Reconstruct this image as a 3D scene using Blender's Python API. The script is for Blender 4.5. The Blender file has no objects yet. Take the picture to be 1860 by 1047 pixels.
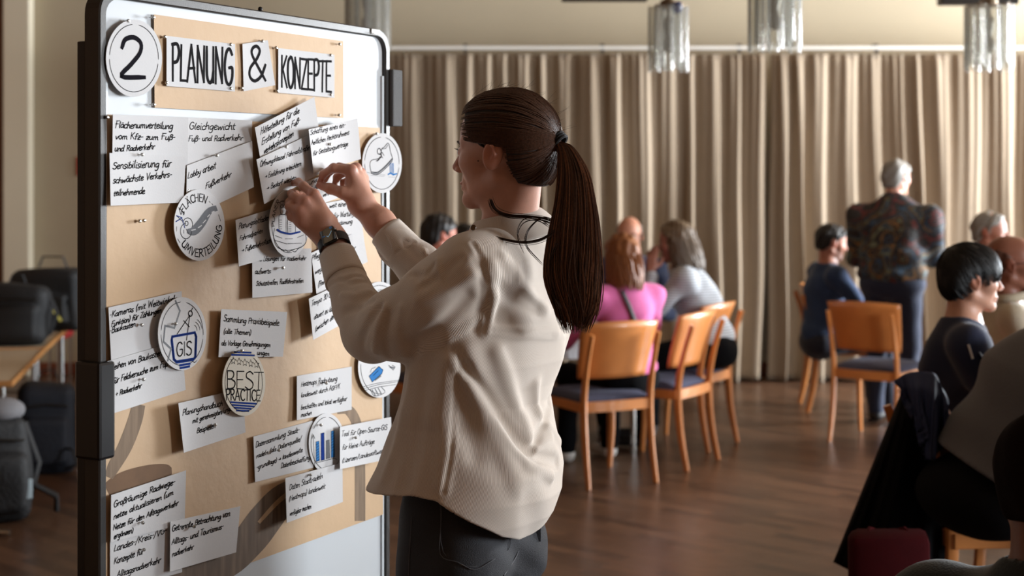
import bpy, bmesh, math, random
import numpy as np
from mathutils import Vector, Matrix
random.seed(7); np.random.seed(7)
sc = bpy.context.scene
PI = math.pi
# ------------------------------------------------------------------ camera
F = 2700.0; CX = 930.0; HY = 318.0; CH = 1.58        # focal length in px, principal column, horizon row, eye height
cam_d = bpy.data.cameras.new('camera'); cam = bpy.data.objects.new('camera', cam_d); sc.collection.objects.link(cam)
cam.location = (0, 0, CH); cam.rotation_euler = (PI/2, 0, 0)
cam_d.sensor_width = 36; cam_d.lens = 36*F/1860; cam_d.shift_x = 0.0; cam_d.shift_y = -(523.5-HY)/1860
cam_d.clip_start = 0.05
cam_d.dof.use_dof = True; cam_d.dof.focus_distance = 2.92; cam_d.dof.aperture_fstop = 3.7
sc.camera = cam
# ------------------------------------------------------------------ world, lights, exposure
w = bpy.data.worlds.new('world'); sc.world = w; w.use_nodes = True
w.node_tree.nodes['Background'].inputs[0].default_value = (0.80, 0.9, 1.0, 1)
w.node_tree.nodes['Background'].inputs[1].default_value = 0.04
def area(name, loc, rot, sx, sy, power, col):
    l = bpy.data.lights.new(name, 'AREA'); l.shape = 'RECTANGLE'; l.size = sx; l.size_y = sy
    l.energy = power; l.color = col
    o = bpy.data.objects.new(name, l); o.location = loc; o.rotation_euler = rot; sc.collection.objects.link(o); return o
RW = 8.0                                               # x of the right-hand window wall
WINS = [(0.4, 3.2), (4.8, 6.8), (8.6, 11.2)]            # window openings along y
for i, (a, b) in enumerate(WINS):
    area('window_daylight', (RW+0.12, (a+b)/2, 2.05), (0, PI/2, 0), 2.1, b-a, (840, 60, 2400)[i], (0.88, 0.94, 1.0))
area('ceiling_fill_light', (-0.5, 5.5, 3.9), (0, 0, 0), 5, 6, 8, (1.0, 0.80, 0.58))  # unseen broad warm fill added overhead for the ambient level, no fixture there
sc.view_settings.view_transform = 'Standard'; sc.view_settings.look = 'None'
sc.view_settings.gamma = 1; sc.view_settings.use_curve_mapping = False
sc.view_settings.exposure = -0.28

# ------------------------------------------------------------------ helpers
def s2l(c):
    return tuple(((x/255)/12.92 if x/255 <= 0.04045 else ((x/255+0.055)/1.055)**2.4) for x in c)
MATS = {}
def mat(name, col, rough=0.6, metal=0.0, noise=0.0, nscale=20, bump=0.0, bscale=60, spec=0.5, coat=0.0, sheen=0.0, tint=None, trans=0.0, emis=None):
    """procedural principled material; col in sRGB 0-255"""
    if name in MATS: return MATS[name]
    m = bpy.data.materials.new(name); m.use_nodes = True; MATS[name] = m
    nt = m.node_tree; b = nt.nodes['Principled BSDF']; c = s2l(col)
    b.inputs['Base Color'].default_value = (*c, 1); b.inputs['Roughness'].default_value = rough
    b.inputs['Metallic'].default_value = metal; b.inputs['Specular IOR Level'].default_value = spec
    b.inputs['Coat Weight'].default_value = coat; b.inputs['Sheen Weight'].default_value = sheen
    b.inputs['Sheen Roughness'].default_value = 0.4
    if trans: b.inputs['Transmission Weight'].default_value = trans
    if emis: b.inputs['Emission Color'].default_value = (*c, 1); b.inputs['Emission Strength'].default_value = emis
    tc = nt.nodes.new('ShaderNodeTexCoord')
    if noise:
        n = nt.nodes.new('ShaderNodeTexNoise'); n.inputs['Scale'].default_value = nscale; n.inputs['Detail'].default_value = 5
        nt.links.new(tc.outputs['Object'], n.inputs['Vector'])
        r = nt.nodes.new('ShaderNodeMix'); r.data_type = 'RGBA'
        t = s2l(tint) if tint else tuple(x*(1-noise) for x in c)
        r.inputs[6].default_value = (*t, 1); r.inputs[7].default_value = (*[min(1, x*(1+noise*0.5)) for x in c], 1)
        nt.links.new(n.outputs['Fac'], r.inputs[0]); nt.links.new(r.outputs[2], b.inputs['Base Color'])
    if bump:
        n = nt.nodes.new('ShaderNodeTexNoise'); n.inputs['Scale'].default_value = bscale; n.inputs['Detail'].default_value = 4
        nt.links.new(tc.outputs['Object'], n.inputs['Vector'])
        bp = nt.nodes.new('ShaderNodeBump'); bp.inputs['Strength'].default_value = bump; bp.inputs['Distance'].default_value = 0.01
        nt.links.new(n.outputs['Fac'], bp.inputs['Height']); nt.links.new(bp.outputs['Normal'], b.inputs['Normal'])
    return m
COL = sc.collection
def link(o, parent=None):
    COL.objects.link(o)
    if parent is not None: o.parent = parent
    return o
def mesh_obj(name, V, Fc, m=None, parent=None, smooth=False):
    me = bpy.data.meshes.new(name); me.from_pydata([tuple(v) for v in V], [], [tuple(f) for f in Fc]); me.update()
    if m is not None: me.materials.append(m)
    if smooth: me.polygons.foreach_set('use_smooth', [True]*len(me.polygons))
    o = bpy.data.objects.new(name, me); return link(o, parent)
def tag(o, label=None, cat=None, group=None, kind=None):
    if label: o['label'] = label
    if cat: o['category'] = cat
    if group: o['group'] = group
    if kind: o['kind'] = kind
    return o
def thing(name, label, cat, loc=(0, 0, 0), rz=0.0, group=None):
    o = bpy.data.objects.new(name, None); o.empty_display_size = 0.1; o.location = loc; o.rotation_euler = (0, 0, rz)
    link(o); return tag(o, label, cat, group)
class MB:
    """mesh builder collecting primitives into one mesh"""
    def __init__(s): s.V = []; s.F = []
    def add(s, V, Fc):
        n = len(s.V); s.V += [tuple(v) for v in V]; s.F += [tuple(i+n for i in f) for f in Fc]; return s
    def box(s, c, d, M=None, bev=0.0):
        bm = bmesh.new(); bmesh.ops.create_cube(bm, size=1)
        for v in bm.verts: v.co = Vector((v.co.x*d[0], v.co.y*d[1], v.co.z*d[2]))
        if bev: bmesh.ops.bevel(bm, geom=bm.edges[:], offset=bev, segments=2, affect='EDGES', profile=0.5)
        for v in bm.verts:
            v.co = (M @ v.co if M is not None else v.co) + Vector(c)
        s.add([v.co.copy() for v in bm.verts], [[v.index for v in f.verts] for f in bm.faces] if not bm.verts.index_update() else []); bm.free(); return s
    def tube(s, pts, r, seg=8, cap=True, flat=1.0):
        """tube along pts, r scalar or list; flat squashes the second axis"""
        P = [Vector(p) for p in pts]; n = len(P); rs = r if hasattr(r, '__len__') else [r]*n
        ref = Vector((0, 0, 1)); T0 = (P[1]-P[0]).normalized()
        if abs(T0.dot(ref)) > 0.95: ref = Vector((1, 0, 0))
        u = T0.cross(ref).normalized(); V = []; Fc = []
        for i in range(n):
            t = (P[min(i+1, n-1)]-P[max(i-1, 0)]).normalized()
            u = (u - t*u.dot(t)).normalized(); v = t.cross(u)
            for k in range(seg):
                a = 2*PI*k/seg; V.append(P[i] + u*(math.cos(a)*rs[i]) + v*(math.sin(a)*rs[i]*flat))
        for i in range(n-1):
            for k in range(seg):
                k2 = (k+1) % seg; Fc.append((i*seg+k, i*seg+k2, (i+1)*seg+k2, (i+1)*seg+k))
        if cap: Fc.append(tuple(range(seg-1, -1, -1))); Fc.append(tuple((n-1)*seg+k for k in range(seg)))
        return s.add(V, Fc)
    def lathe(s, prof, seg=24, c=(0, 0, 0), M=None):
        V = []; Fc = []; n = len(prof)
        for (r, z) in prof:
            for k in range(seg):
                a = 2*PI*k/seg; p = Vector((r*math.cos(a), r*math.sin(a), z)); V.append((M @ p if M is not None else p)+Vector(c))
        for i in range(n-1):
            for k in range(seg):
                k2 = (k+1) % seg; Fc.append((i*seg+k, i*seg+k2, (i+1)*seg+k2, (i+1)*seg+k))
        if prof[0][0] > 1e-6: Fc.append(tuple(range(seg-1, -1, -1)))
        if prof[-1][0] > 1e-6: Fc.append(tuple((n-1)*seg+k for k in range(seg)))
        return s.add(V, Fc)
    def sphere(s, c, r, seg=16, rings=10, M=None):
        rr = r if hasattr(r, '__len__') else (r, r, r); V = []; Fc = []
        for i in range(rings+1):
            t = PI*i/rings
            for k in range(seg):
                a = 2*PI*k/seg; p = Vector((rr[0]*math.sin(t)*math.cos(a), rr[1]*math.sin(t)*math.sin(a), rr[2]*math.cos(t)))
                V.append((M @ p if M is not None else p)+Vector(c))
        for i in range(rings):
            for k in range(seg):
                k2 = (k+1) % seg; Fc.append((i*seg+k, (i+1)*seg+k, (i+1)*seg+k2, i*seg+k2))
        return s.add(V, Fc)
    def build(s, name, m, parent=None, smooth=False, loc=None):
        o = mesh_obj(name, s.V, s.F, m, parent, False)
        if smooth:
            me = o.data; bm = bmesh.new(); bm.from_mesh(me); bmesh.ops.remove_doubles(bm, verts=bm.verts, dist=1e-5)
            for f in bm.faces: f.smooth = True
            for e in bm.edges:
                if len(e.link_faces) == 2 and e.calc_face_angle(0) > 0.7: e.smooth = False
            bm.to_mesh(me); bm.free()
        return o
def px(x, y, Y):
    """world point seen at photo pixel (x, y) at depth Y"""
    return Vector(((x-CX)*Y/F, Y, CH+(HY-y)*Y/F))
def catmull(pts, n=6):
    P = [np.array(p, float) for p in pts]
    if len(P) < 3: return P
    out = []
    Q = [2*P[0]-P[1]]+P+[2*P[-1]-P[-2]]
    for i in range(1, len(Q)-2):
        for k in range(n):
            t = k/n; a, b, c, d = Q[i-1], Q[i], Q[i+1], Q[i+2]
            out.append(0.5*((2*b)+(-a+c)*t+(2*a-5*b+4*c-d)*t*t+(-a+3*b-3*c+d)*t**3))
    out.append(P[-1]); return out
# ------------------------------------------------------------------ room shell
def floor_mat():
    m = bpy.data.materials.new('parquet'); m.use_nodes = True; nt = m.node_tree; L = nt.links
    b = nt.nodes['Principled BSDF']; tc = nt.nodes.new('ShaderNodeTexCoord')
    mp = nt.nodes.new('ShaderNodeMapping'); mp.inputs['Rotation'].default_value = (0, 0, 0.75); L.new(tc.outputs['Object'], mp.inputs['Vector'])
    br = nt.nodes.new('ShaderNodeTexBrick'); br.inputs['Scale'].default_value = 1.0; br.inputs['Brick Width'].default_value = 0.45; br.inputs['Row Height'].default_value = 0.07
    br.inputs['Mortar Size'].default_value = 0.0012; br.inputs['Color1'].default_value = (*s2l((102, 73, 53)), 1); br.inputs['Color2'].default_value = (*s2l((72, 50, 36)), 1)
    br.inputs['Mortar'].default_value = (*s2l((52, 34, 22)), 1); L.new(mp.outputs['Vector'], br.inputs['Vector'])
    n = nt.nodes.new('ShaderNodeTexNoise'); n.inputs['Scale'].default_value = 1.6; n.inputs['Detail'].default_value = 5; L.new(tc.outputs['Object'], n.inputs['Vector'])
    mx = nt.nodes.new('ShaderNodeMix'); mx.data_type = 'RGBA'; mx.blend_type = 'MULTIPLY'; mx.inputs[0].default_value = 0.5
    cr = nt.nodes.new('ShaderNodeValToRGB'); cr.color_ramp.elements[0].position = 0.3; cr.color_ramp.elements[0].color = (0.45, 0.42, 0.4, 1); cr.color_ramp.elements[1].position = 0.7
    L.new(n.outputs['Fac'], cr.inputs['Fac']); L.new(br.outputs['Color'], mx.inputs[6]); L.new(cr.outputs['Color'], mx.inputs[7]); L.new(mx.outputs[2], b.inputs['Base Color'])
    rr = nt.nodes.new('ShaderNodeMapRange'); rr.inputs['To Min'].default_value = 0.22; rr.inputs['To Max'].default_value = 0.42
    L.new(n.outputs['Fac'], rr.inputs['Value']); L.new(rr.outputs['Result'], b.inputs['Roughness'])
    n2 = nt.nodes.new('ShaderNodeTexNoise'); n2.inputs['Scale'].default_value = 7; L.new(mp.outputs['Vector'], n2.inputs['Vector'])
    bp = nt.nodes.new('ShaderNodeBump'); bp.inputs['Strength'].default_value = 0.12; bp.inputs['Distance'].default_value = 0.02; L.new(n2.outputs['Fac'], bp.inputs['Height']); L.new(bp.outputs['Normal'], b.inputs['Normal'])
    return m
WALLM = mat('plaster_wall', (180, 167, 142), 0.85, noise=0.10, nscale=1.5, bump=0.06, bscale=80)
CEILM = mat('panelled_ceiling', (150, 124, 96), 0.8, noise=0.2, nscale=2)
PANEL = mat('wood_panelling', (122, 88, 60), 0.6, noise=0.3, nscale=3)
X0, X1, YA, YB, ZC = -4.6, RW, -2.5, 11.75, 4.0
def struct(name, mb, m): return tag(mb.build(name, m), kind='structure')
struct('floor', MB().box(((X0+X1)/2, (YA+YB)/2, -0.05), (X1-X0+0.4, YB-YA+0.4, 0.1)), floor_mat())
struct('ceiling', MB().box(((X0+X1)/2, (YA+YB)/2, ZC+0.05), (X1-X0+0.4, YB-YA+0.4, 0.1)), CEILM)
struct('wall_back', MB().box(((X0+X1)/2, YB+0.1, ZC/2), (X1-X0+0.4, 0.2, ZC)), WALLM)
struct('wall_left', MB().box((X0-0.1, (YA+YB)/2, ZC/2), (0.2, YB-YA, ZC)), PANEL)
struct('wall_front', MB().box(((X0+X1)/2, YA-0.1, ZC/2), (X1-X0+0.4, 0.2, ZC)), PANEL)
mb = MB(); z0, z1 = 1.0, 3.1; ys = [YA]+[v for p in WINS for v in p]+[YB]
mb.box((RW+0.1, (YA+YB)/2, z0/2), (0.2, YB-YA, z0)).box((RW+0.1, (YA+YB)/2, (z1+ZC)/2), (0.2, YB-YA, ZC-z1))
for i in range(0, len(ys), 2): mb.box((RW+0.1, (ys[i]+ys[i+1])/2, (z0+z1)/2), (0.2, ys[i+1]-ys[i], z1-z0))
struct('wall_right', mb, WALLM)
# pilaster, door casing and baseboard seen left of the board
def onwall(x, Y=YB): return (x-CX)*Y/F
a, b_ = onwall(14), onwall(62)
struct('trim_1', MB().box(((a+b_)/2, YB-0.06, ZC/2), (b_-a, 0.12, ZC), bev=0.01), mat('pilaster_paint', (214, 204, 180), 0.8, noise=0.06, nscale=3))
wd = mat('dark_stained_wood', (92, 52, 30), 0.45, noise=0.4, nscale=8)
struct('door_1', MB().box((onwall(-60), YB-0.03, 1.25), (0.62, 0.06, 2.5)).box((onwall(2), YB-0.05, 1.9), (0.09, 0.1, 3.8), bev=0.008), wd)
struct('baseboard_back', MB().box(((X0+X1)/2, YB-0.012, 0.05), (X1-X0, 0.024, 0.10), bev=0.004), mat('baseboard_wood', (120, 62, 38), 0.45, noise=0.3, nscale=9))
# small red notice on the back wall
MB().box((onwall(150), YB-0.012, px(0, 302, YB).z), (onwall(160)-onwall(142), 0.02, 0.15), bev=0.003).build('notice_sign', mat('sign_red', (170, 30, 34), 0.5))
tag(bpy.data.objects['notice_sign'], 'small red notice sign on the beige wall left of the pinboard', 'sign')

# curtains ------------------------------------------------------------------
CURM = mat('curtain_linen', (146, 130, 110), 0.92, noise=0.10, nscale=5, bump=0.15, bscale=300, sheen=0.2)
def curtain(name, xa, xb, Y, ztop, zbot, seed, label, lean=0.0):
    rg = np.random.RandomState(seed); W = xb-xa
    # pleat edges: uneven widths
    ed = [0.0]
    while ed[-1] < W: ed.append(ed[-1]+rg.uniform(0.11, 0.29))
    ed = np.array(ed)*W/ed[-1]; n = len(ed)-1
    nx, nz = int(W/0.0085), 46
    amp = rg.uniform(0.055, 0.115, n); steep = rg.uniform(0.72, 0.92, n); drift = rg.uniform(-0.05, 0.09, n)+0.02; mix = rg.uniform(0.15, 0.6, n)
    u = np.linspace(0, W, nx); idx = np.clip(np.searchsorted(ed, u, side='right')-1, 0, n-1)
    V = []
    ph0 = (u-ed[idx])/(ed[idx+1]-ed[idx])
    for j in range(nz):
        tz = j/(nz-1); z = ztop+(zbot-ztop)*tz
        # rounded saw-tooth: long gentle face, short steep flank turned to the windows (+x)
        s = steep[idx]; f = np.where(ph0 < s, 0.5-0.5*np.cos(PI*ph0/s), 0.5+0.5*np.cos(PI*(ph0-s)/(1-s)))
        f2 = 0.5-0.5*np.cos(2*PI*ph0)
        m_ = mix[idx]*(1-tz)**2; f = f*(1-m_)+f2*m_
        top = min(1, tz/0.03)
        a = amp[idx]*(0.55+0.55*tz)*(0.35+0.65*top)
        small = 0.006*np.sin(u*95+3*np.sin(u*7)+tz*2)*(1-tz)**1.5
        big = 0.03*np.sin(u*2.1+seed)*tz+0.02*np.sin(u*5.3+tz*3)
        y = Y-a*f-small-big
        sh = drift[idx]*np.sin(PI*ph0)*tz + 0.05*np.sin(u*3.7+seed)*tz**1.5 + 0.018*np.sin(tz*9+u*4)*tz
        x = xa+u+sh*0.6+lean*tz
        zz = z + (0.012*np.sin(idx*2.4) if j == nz-1 else 0)
        V += list(zip(x, y, np.full(nx, 1.0)*zz))
    Fc = [(j*nx+i, j*nx+i+1, (j+1)*nx+i+1, (j+1)*nx+i) for j in range(nz-1) for i in range(nx-1)]
    o = mesh_obj(name, V, Fc, CURM, None, True)
    sd = o.modifiers.new('thick', 'SOLIDIFY'); sd.thickness = 0.003; sd.offset = 0
    return tag(o, label, 'curtain')
YC = 11.35; zt = px(0, 99, YC).z; xg = onwall(1393, YC)
curtain('curtain', -1.75, xg-0.01, YC, zt, 0.012, 3, 'long beige pleated curtain left of the dark gap, behind the woman and the talking group')
curtain('curtain', xg+0.03, 5.6, YC, zt, 0.012, 11, 'long beige pleated curtain right of the dark gap, behind the standing man')
rail = thing('curtain_rail', 'slim white curtain rail running along the back wall above both curtains', 'curtain rail', (0, YC, zt+0.05))
MB().box((1.9, 0.0, 0.0), (7.4, 0.03, 0.028), bev=0.004).build('track', mat('rail_white', (225, 222, 214), 0.35, 0.0), rail)
for i in range(7):
    MB().box((-1.4+i*1.045, 0.14, 0.02), (0.03, 0.30, 0.02)).box((-1.4+i*1.045, -0.01, -0.028), (0.022, 0.03, 0.03)).build('bracket', mat('bracket_dark', (60, 52, 44), 0.5), rail)

# acrylic pendant lamps -------------------------------------------------------
def acrylic():
    m = bpy.data.materials.new('clear_acrylic'); m.use_nodes = True; nt = m.node_tree; nt.nodes.clear(); L = nt.links
    o = nt.nodes.new('ShaderNodeOutputMaterial'); t = nt.nodes.new('ShaderNodeBsdfTransparent'); g = nt.nodes.new('ShaderNodeBsdfGlossy'); d = nt.nodes.new('ShaderNodeBsdfDiffuse')
    t.inputs[0].default_value = (0.97, 0.97, 0.95, 1); g.inputs['Roughness'].default_value = 0.12; d.inputs[0].default_value = (0.7, 0.7, 0.66, 1)
    fr = nt.nodes.new('ShaderNodeFresnel'); fr.inputs['IOR'].default_value = 1.5
    m1 = nt.nodes.new('ShaderNodeMixShader'); m2 = nt.nodes.new('ShaderNodeMixShader'); m2.inputs[0].default_value = 0.16
    L.new(fr.outputs[0], m1.inputs[0]); L.new(t.outputs[0], m1.inputs[1]); L.new(g.outputs[0], m1.inputs[2])
    L.new(m1.outputs[0], m2.inputs[1]); L.new(d.outputs[0], m2.inputs[2]); L.new(m2.outputs[0], o.inputs[0]); return m
ACR = acrylic(); CHROME = mat('chrome', (190, 190, 188), 0.18, 1.0); DARKM = mat('dark_metal', (44, 40, 36), 0.45, 0.6)
def pendant(xc, ybot, ytop, w, Y, label, blue=False):
    p = px(xc, ybot, Y); zt_ = px(xc, ytop, Y).z; R = w*Y/F/2; H = zt_-p.z
    t = thing('pendant_lamp', label, 'lamp', (p.x, Y, p.z), group='clear acrylic pendant lamps')
    for k in range(10):
        a = 2*PI*k/10+0.2; r = R*0.30 if k % 2 else R*0.22
        rr = R-r
        cx_, cy_ = rr*math.cos(a), rr*math.sin(a); hz = (0.0, 0.03, 0.01, 0.05, 0.02)[k % 5]
        MB().tube([(cx_, cy_, hz), (cx_, cy_, H)], r, 14, cap=False).build('glass_tube', ACR, t, True)
    MB().lathe([(0.01, H*0.3), (0.035, H*0.32), (0.035, H*0.45), (0.022, H*0.5), (0.022, H*0.62), (0.03, H*0.66), (0.03, H*0.8), (0.012, H*0.86), (0.012, H)], 14).build('lamp_socket', mat('socket_grey', (110, 106, 98), 0.4, 0.4), t, True)
    mbx = MB()
    for k in range(4):
        a = PI/4+k*PI/2; mbx.tube([(0, 0, H), (R*0.9*math.cos(a), R*0.9*math.sin(a), H)], 0.008, 6)
    mbx.lathe([(0.05, H-0.01), (0.05, H+0.03), (0.014, H+0.05), (0.014, ZC-p.z)], 12)
    mbx.build('hanging_rod', mat('lamp_bronze', (96, 78, 58), 0.4, 0.7), t, True)
    if blue: MB().sphere((0.045, -0.06, H-0.01), 0.035).build('junction_ball', mat('blue_plastic', (30, 44, 92), 0.4), t, True)
    return t
pendant(1214, 131, 12, 76, 8.6, 'clear acrylic tube lamp with a blue ball at its top, nearest the woman', True)
pendant(1407, 95, -40, 100, 7.6, 'wide clear acrylic tube lamp above the dark curtain gap')
pendant(1796, 131, 10, 88, 8.6, 'clear acrylic tube lamp above the men at the right edge')
pendant(668, 92, -30, 84, 8.2, 'clear acrylic tube lamp just behind the top right corner of the pinboard')
for xc, wpx, yb_, lab in ((1098, 156, 2, 'dark metal bar hanging at the top edge above the ponytail'), (1776, 140, 9, 'dark metal bar hanging at the top edge over the rightmost lamp')):
    p = px(xc, yb_, 9.2); L_ = wpx*9.2/F
    t = thing('ceiling_bar', lab, 'ceiling fixture', (p.x, 9.2, p.z))
    MB().box((0, 0, 0.04), (L_, 0.12, 0.08), bev=0.008).build('channel', DARKM, t)
    MB().tube([(-L_*0.4, 0, 0.08), (-L_*0.4, 0, ZC-p.z)], 0.008, 8).tube([(L_*0.4, 0, 0.08), (L_*0.4, 0, ZC-p.z)], 0.008, 8).build('suspension_wire', CHROME, t)
# ------------------------------------------------------------------ hand-lettering: single-stroke letters, drawn as ink ribbons
G = {}
def _g(ch, w, s): G[ch] = (w, [[tuple(map(float, p.split(','))) for p in st.split()] for st in s.split('|')])
# baseline 0, x-height 5, ascender/caps 9, descender -4
_g('a', 4.6, '4,4.2 2.6,5 1,4.2 .5,2.2 1.4,.3 3,.9 4,3|4,4.9 3.9,1.2 4.6,0 5.2,.5'); _g('b', 4.4, '1.2,9 .8,4 .7,.3|.8,3 2.2,4.8 3.8,4 3.9,1.5 2.4,0 .8,.8')
_g('c', 3.8, '3.8,4.2 2.4,5 1,4 .6,2 1.4,.2 3,.1 4,1'); _g('d', 4.8, '4,4.2 2.6,4.9 1,4 .5,2 1.5,.2 3,.8 4,3|4.6,9 4,4 4,.8 4.8,.2')
_g('e', 4, '.7,2.4 2.4,2.8 3.6,3.8 2.8,5 1.4,4.6 .6,2.6 1.2,.4 2.6,0 4,.9'); _g('f', 3.4, '3.8,8.4 2.8,9 1.9,7.8 1.6,3 1.4,-.3|.4,4.8 3.4,5.1')
_g('g', 4.6, '4,4.3 2.5,5 1,4 .6,2.2 1.6,.5 3,1 4,3.4|4.1,4.9 3.9,0 3.2,-3 1.6,-3.9 .6,-3'); _g('h', 4.5, '1.3,9 .9,4.5 .7,0|.9,3 2.3,4.8 3.6,4.4 3.7,1.4 4.4,.1')
_g('i', 2, '1,4.8 .9,1.2 1.7,0|1.2,7 1.3,7.4'); _g('j', 2.4, '1.6,4.8 1.4,-2 .4,-3.8 -.5,-3|1.8,7 1.9,7.4'); _g('k', 4.2, '1.2,9 .9,4 .8,0|3.6,4.8 1.2,2.2|1.6,2.6 3.9,0')
_g('l', 2, '1.3,9 .9,4 .9,1 1.8,0'); _g('m', 6.6, '.8,4.8 .7,0|.8,3.4 2,4.9 3,4.2 3,.2|3,3.4 4.4,4.9 5.4,4.2 5.5,1 6.3,.1'); _g('n', 4.4, '.8,4.8 .7,0|.8,3.2 2.2,4.9 3.5,4.2 3.6,1 4.3,.1')
_g('o', 4.2, '2.4,5 1,4.2 .6,2.2 1.6,.2 3,.3 3.9,2.4 3.4,4.4 2.2,5'); _g('p', 4.4, '1,4.9 .8,0 .5,-4|.9,3.4 2.4,5 3.8,4 3.8,1.8 2.4,.2 .9,.9'); _g('q', 4.6, '4,4.3 2.5,5 1,4 .6,2 1.8,.2 3.2,1 4,3|4.1,4.9 3.8,-4')
_g('r', 3.2, '.9,4.8 .8,0|.9,3 1.8,4.7 3.2,4.9'); _g('s', 3.4, '3.2,4.4 2,5 .9,4.2 1.2,3 2.8,2 3,.8 1.8,0 .4,.5'); _g('t', 3, '1.6,7.6 1.2,2 1.6,.2 2.8,.2|.3,5 3,5.2')
_g('u', 4.5, '.8,4.8 .7,1.4 1.6,0 3,.6 3.7,2.6|3.8,4.9 3.7,1 4.4,0'); _g('v', 3.8, '.6,4.9 1.8,.1 3.6,4.9'); _g('w', 5.8, '.6,4.9 1.4,.1 2.9,4 4,.1 5.4,4.9'); _g('x', 3.8, '.6,4.8 3.6,.1|3.5,4.9 .5,0')
_g('y', 4, '.7,4.9 1,2 2.4,1.4 3.6,3|3.8,4.9 3,-1.5 1.4,-3.9 .4,-3.2'); _g('z', 3.8, '.7,4.7 3.6,4.8 .6,.2 3.8,.2|1,2.5 3.2,2.6')
_g('ß', 4.2, '.4,-3 1,4 1.4,7.6 2.8,9 4,7.8 3.4,5.6 2.2,5 3.8,4 4,1.6 2.6,-.1 1.4,.4')
_g('A', 5.6, '.4,0 2.8,9 5.2,0|1.2,3.2 4.6,3.4'); _g('B', 5, '.9,0 1,9|1,9 3.6,8.8 4.2,6.8 3,5 1,4.8|3,4.8 4.8,3.4 4.4,1 2.6,0 .9,0'); _g('C', 5, '4.8,7.8 3.4,9 1.6,8 .7,4.5 1.6,1 3.4,0 4.9,1.2')
_g('D', 5.2, '.9,0 1,9|.6,9 3.2,8.8 4.9,6.6 4.8,2.6 3,.2 .8,0'); _g('E', 4.6, '4.4,9 .9,8.9 .8,.1 4.5,.1|.9,4.7 3.8,4.8'); _g('F', 4.6, '1.4,9 .8,0|.9,8.9 5,9|.3,5 3.6,5.2')
_g('G', 5.6, '4.9,7.6 3.4,9 1.6,8 .6,4.4 1.6,.8 3.4,0 4.9,1.6 5,4.2 3.2,4.2'); _g('H', 5.4, '.9,9 .8,0|4.6,9 4.5,0|.8,4.6 4.6,4.8'); _g('I', 2, '1,9 1,0'); _g('J', 3.8, '3.2,9 3,2 1.8,0 .4,1.2')
_g('K', 5, '1,9 .9,0|4.6,9 1,4.2|1.8,5 4.9,0'); _g('L', 4.2, '1.2,9 .8,.2 4.3,.2'); _g('M', 6.4, '.7,0 1.2,9 3.2,2.6 5.2,9 5.8,0'); _g('N', 5.4, '.8,0 .9,9 4.5,.2 4.7,9')
_g('O', 5.4, '2.8,9 1,7.6 .6,4 1.6,.6 3.2,0 4.8,2 5,6 3.8,8.6 2.6,9'); _g('P', 4.8, '1,0 1,9|.6,8.9 3.6,9 4.6,7 3.6,4.9 1,4.4'); _g('Q', 5.4, '2.8,9 .8,7 .8,2 2.8,0 4.9,2.6 4.8,7 2.6,9|3.2,2 5.4,-.8')
_g('R', 5, '1,0 1,9|.6,8.9 3.4,9 4.4,7 3.2,5 1,4.6|2,4.8 4.8,0'); _g('S', 4.8, '4.5,7.8 3,9 1.2,8 1.2,6 3,4.8 4.4,3.2 4,.9 2.2,0 .5,1.2'); _g('T', 4.8, '2.8,9 2.4,0|.3,8.8 5,9')
_g('U', 5.2, '.8,9 .9,2 2.4,0 4,.9 4.6,3|4.6,9 4.6,.2'); _g('V', 5, '.5,9 2.5,0 4.8,9'); _g('W', 7, '.5,9 1.8,0 3.6,7 5.2,0 6.8,9'); _g('Z', 4.8, '.6,8.9 4.6,8.9 .5,.1 4.8,.1')
_g('0', 4.6, '2.4,8.6 .9,7 .7,2 2.2,0 4,1.6 4.1,6.4 2.6,8.6'); _g('2', 4.8, '.7,6.6 1.3,8.4 2.9,9 4.2,7.8 4,5.6 2.4,3 .6,.2 4.9,.3'); _g('3', 4.2, '.7,8 2.4,8.8 3.8,7.4 3,5.2 1.6,4.8 3.4,4.2 4,2 2.6,0 .6,.8')
_g('&', 5.6, '5.2,0 1.6,6.4 1.5,8.4 2.7,9 3.6,7.8 2.8,5.8 .9,3.4 .8,1.2 2.2,0 4,1.2 5.2,4')
_g('(', 2.4, '2.2,9.4 .9,6 .8,2 1.8,-1.6'); _g(')', 2.4, '.4,9.4 1.6,6 1.6,2 .4,-1.6'); _g('-', 3.2, '.4,3.4 2.8,3.6'); _g('/', 3.4, '.2,-1.4 3.2,9.4'); _g('.', 1.8, '.8,.1 1,.5'); _g(',', 1.8, '1,.5 .5,-1.4'); _g(':', 2, '.9,.3 1,.7|1,3.8 1.1,4.2')
_g('>', 5.4, '.3,3 4.6,3.2|3.2,5 4.9,3.2 3,1.6'); _g('+', 4, '.4,3 3.8,3.2|2,5 2,1'); _g(' ', 3.2, '0,0'); _g('·', 2.4, '.8,3.2 1.4,3.4'); _g('|', 2, '1,9.5 .8,-1')
for a, b in (('ä', 'a'), ('ö', 'o'), ('ü', 'u')):
    w_, st_ = G[b]; G[a] = (w_, st_+[[(1.5, 6.8), (1.7, 7.4)], [(3.1, 7), (3.3, 7.6)]])
for a, b in (('Ä', 'A'), ('Ö', 'O')):
    w_, st_ = G[b]; G[a] = (w_, st_+[[(1.7, 10.2), (1.8, 10.8)], [(3.6, 10.2), (3.8, 10.8)]])
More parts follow.
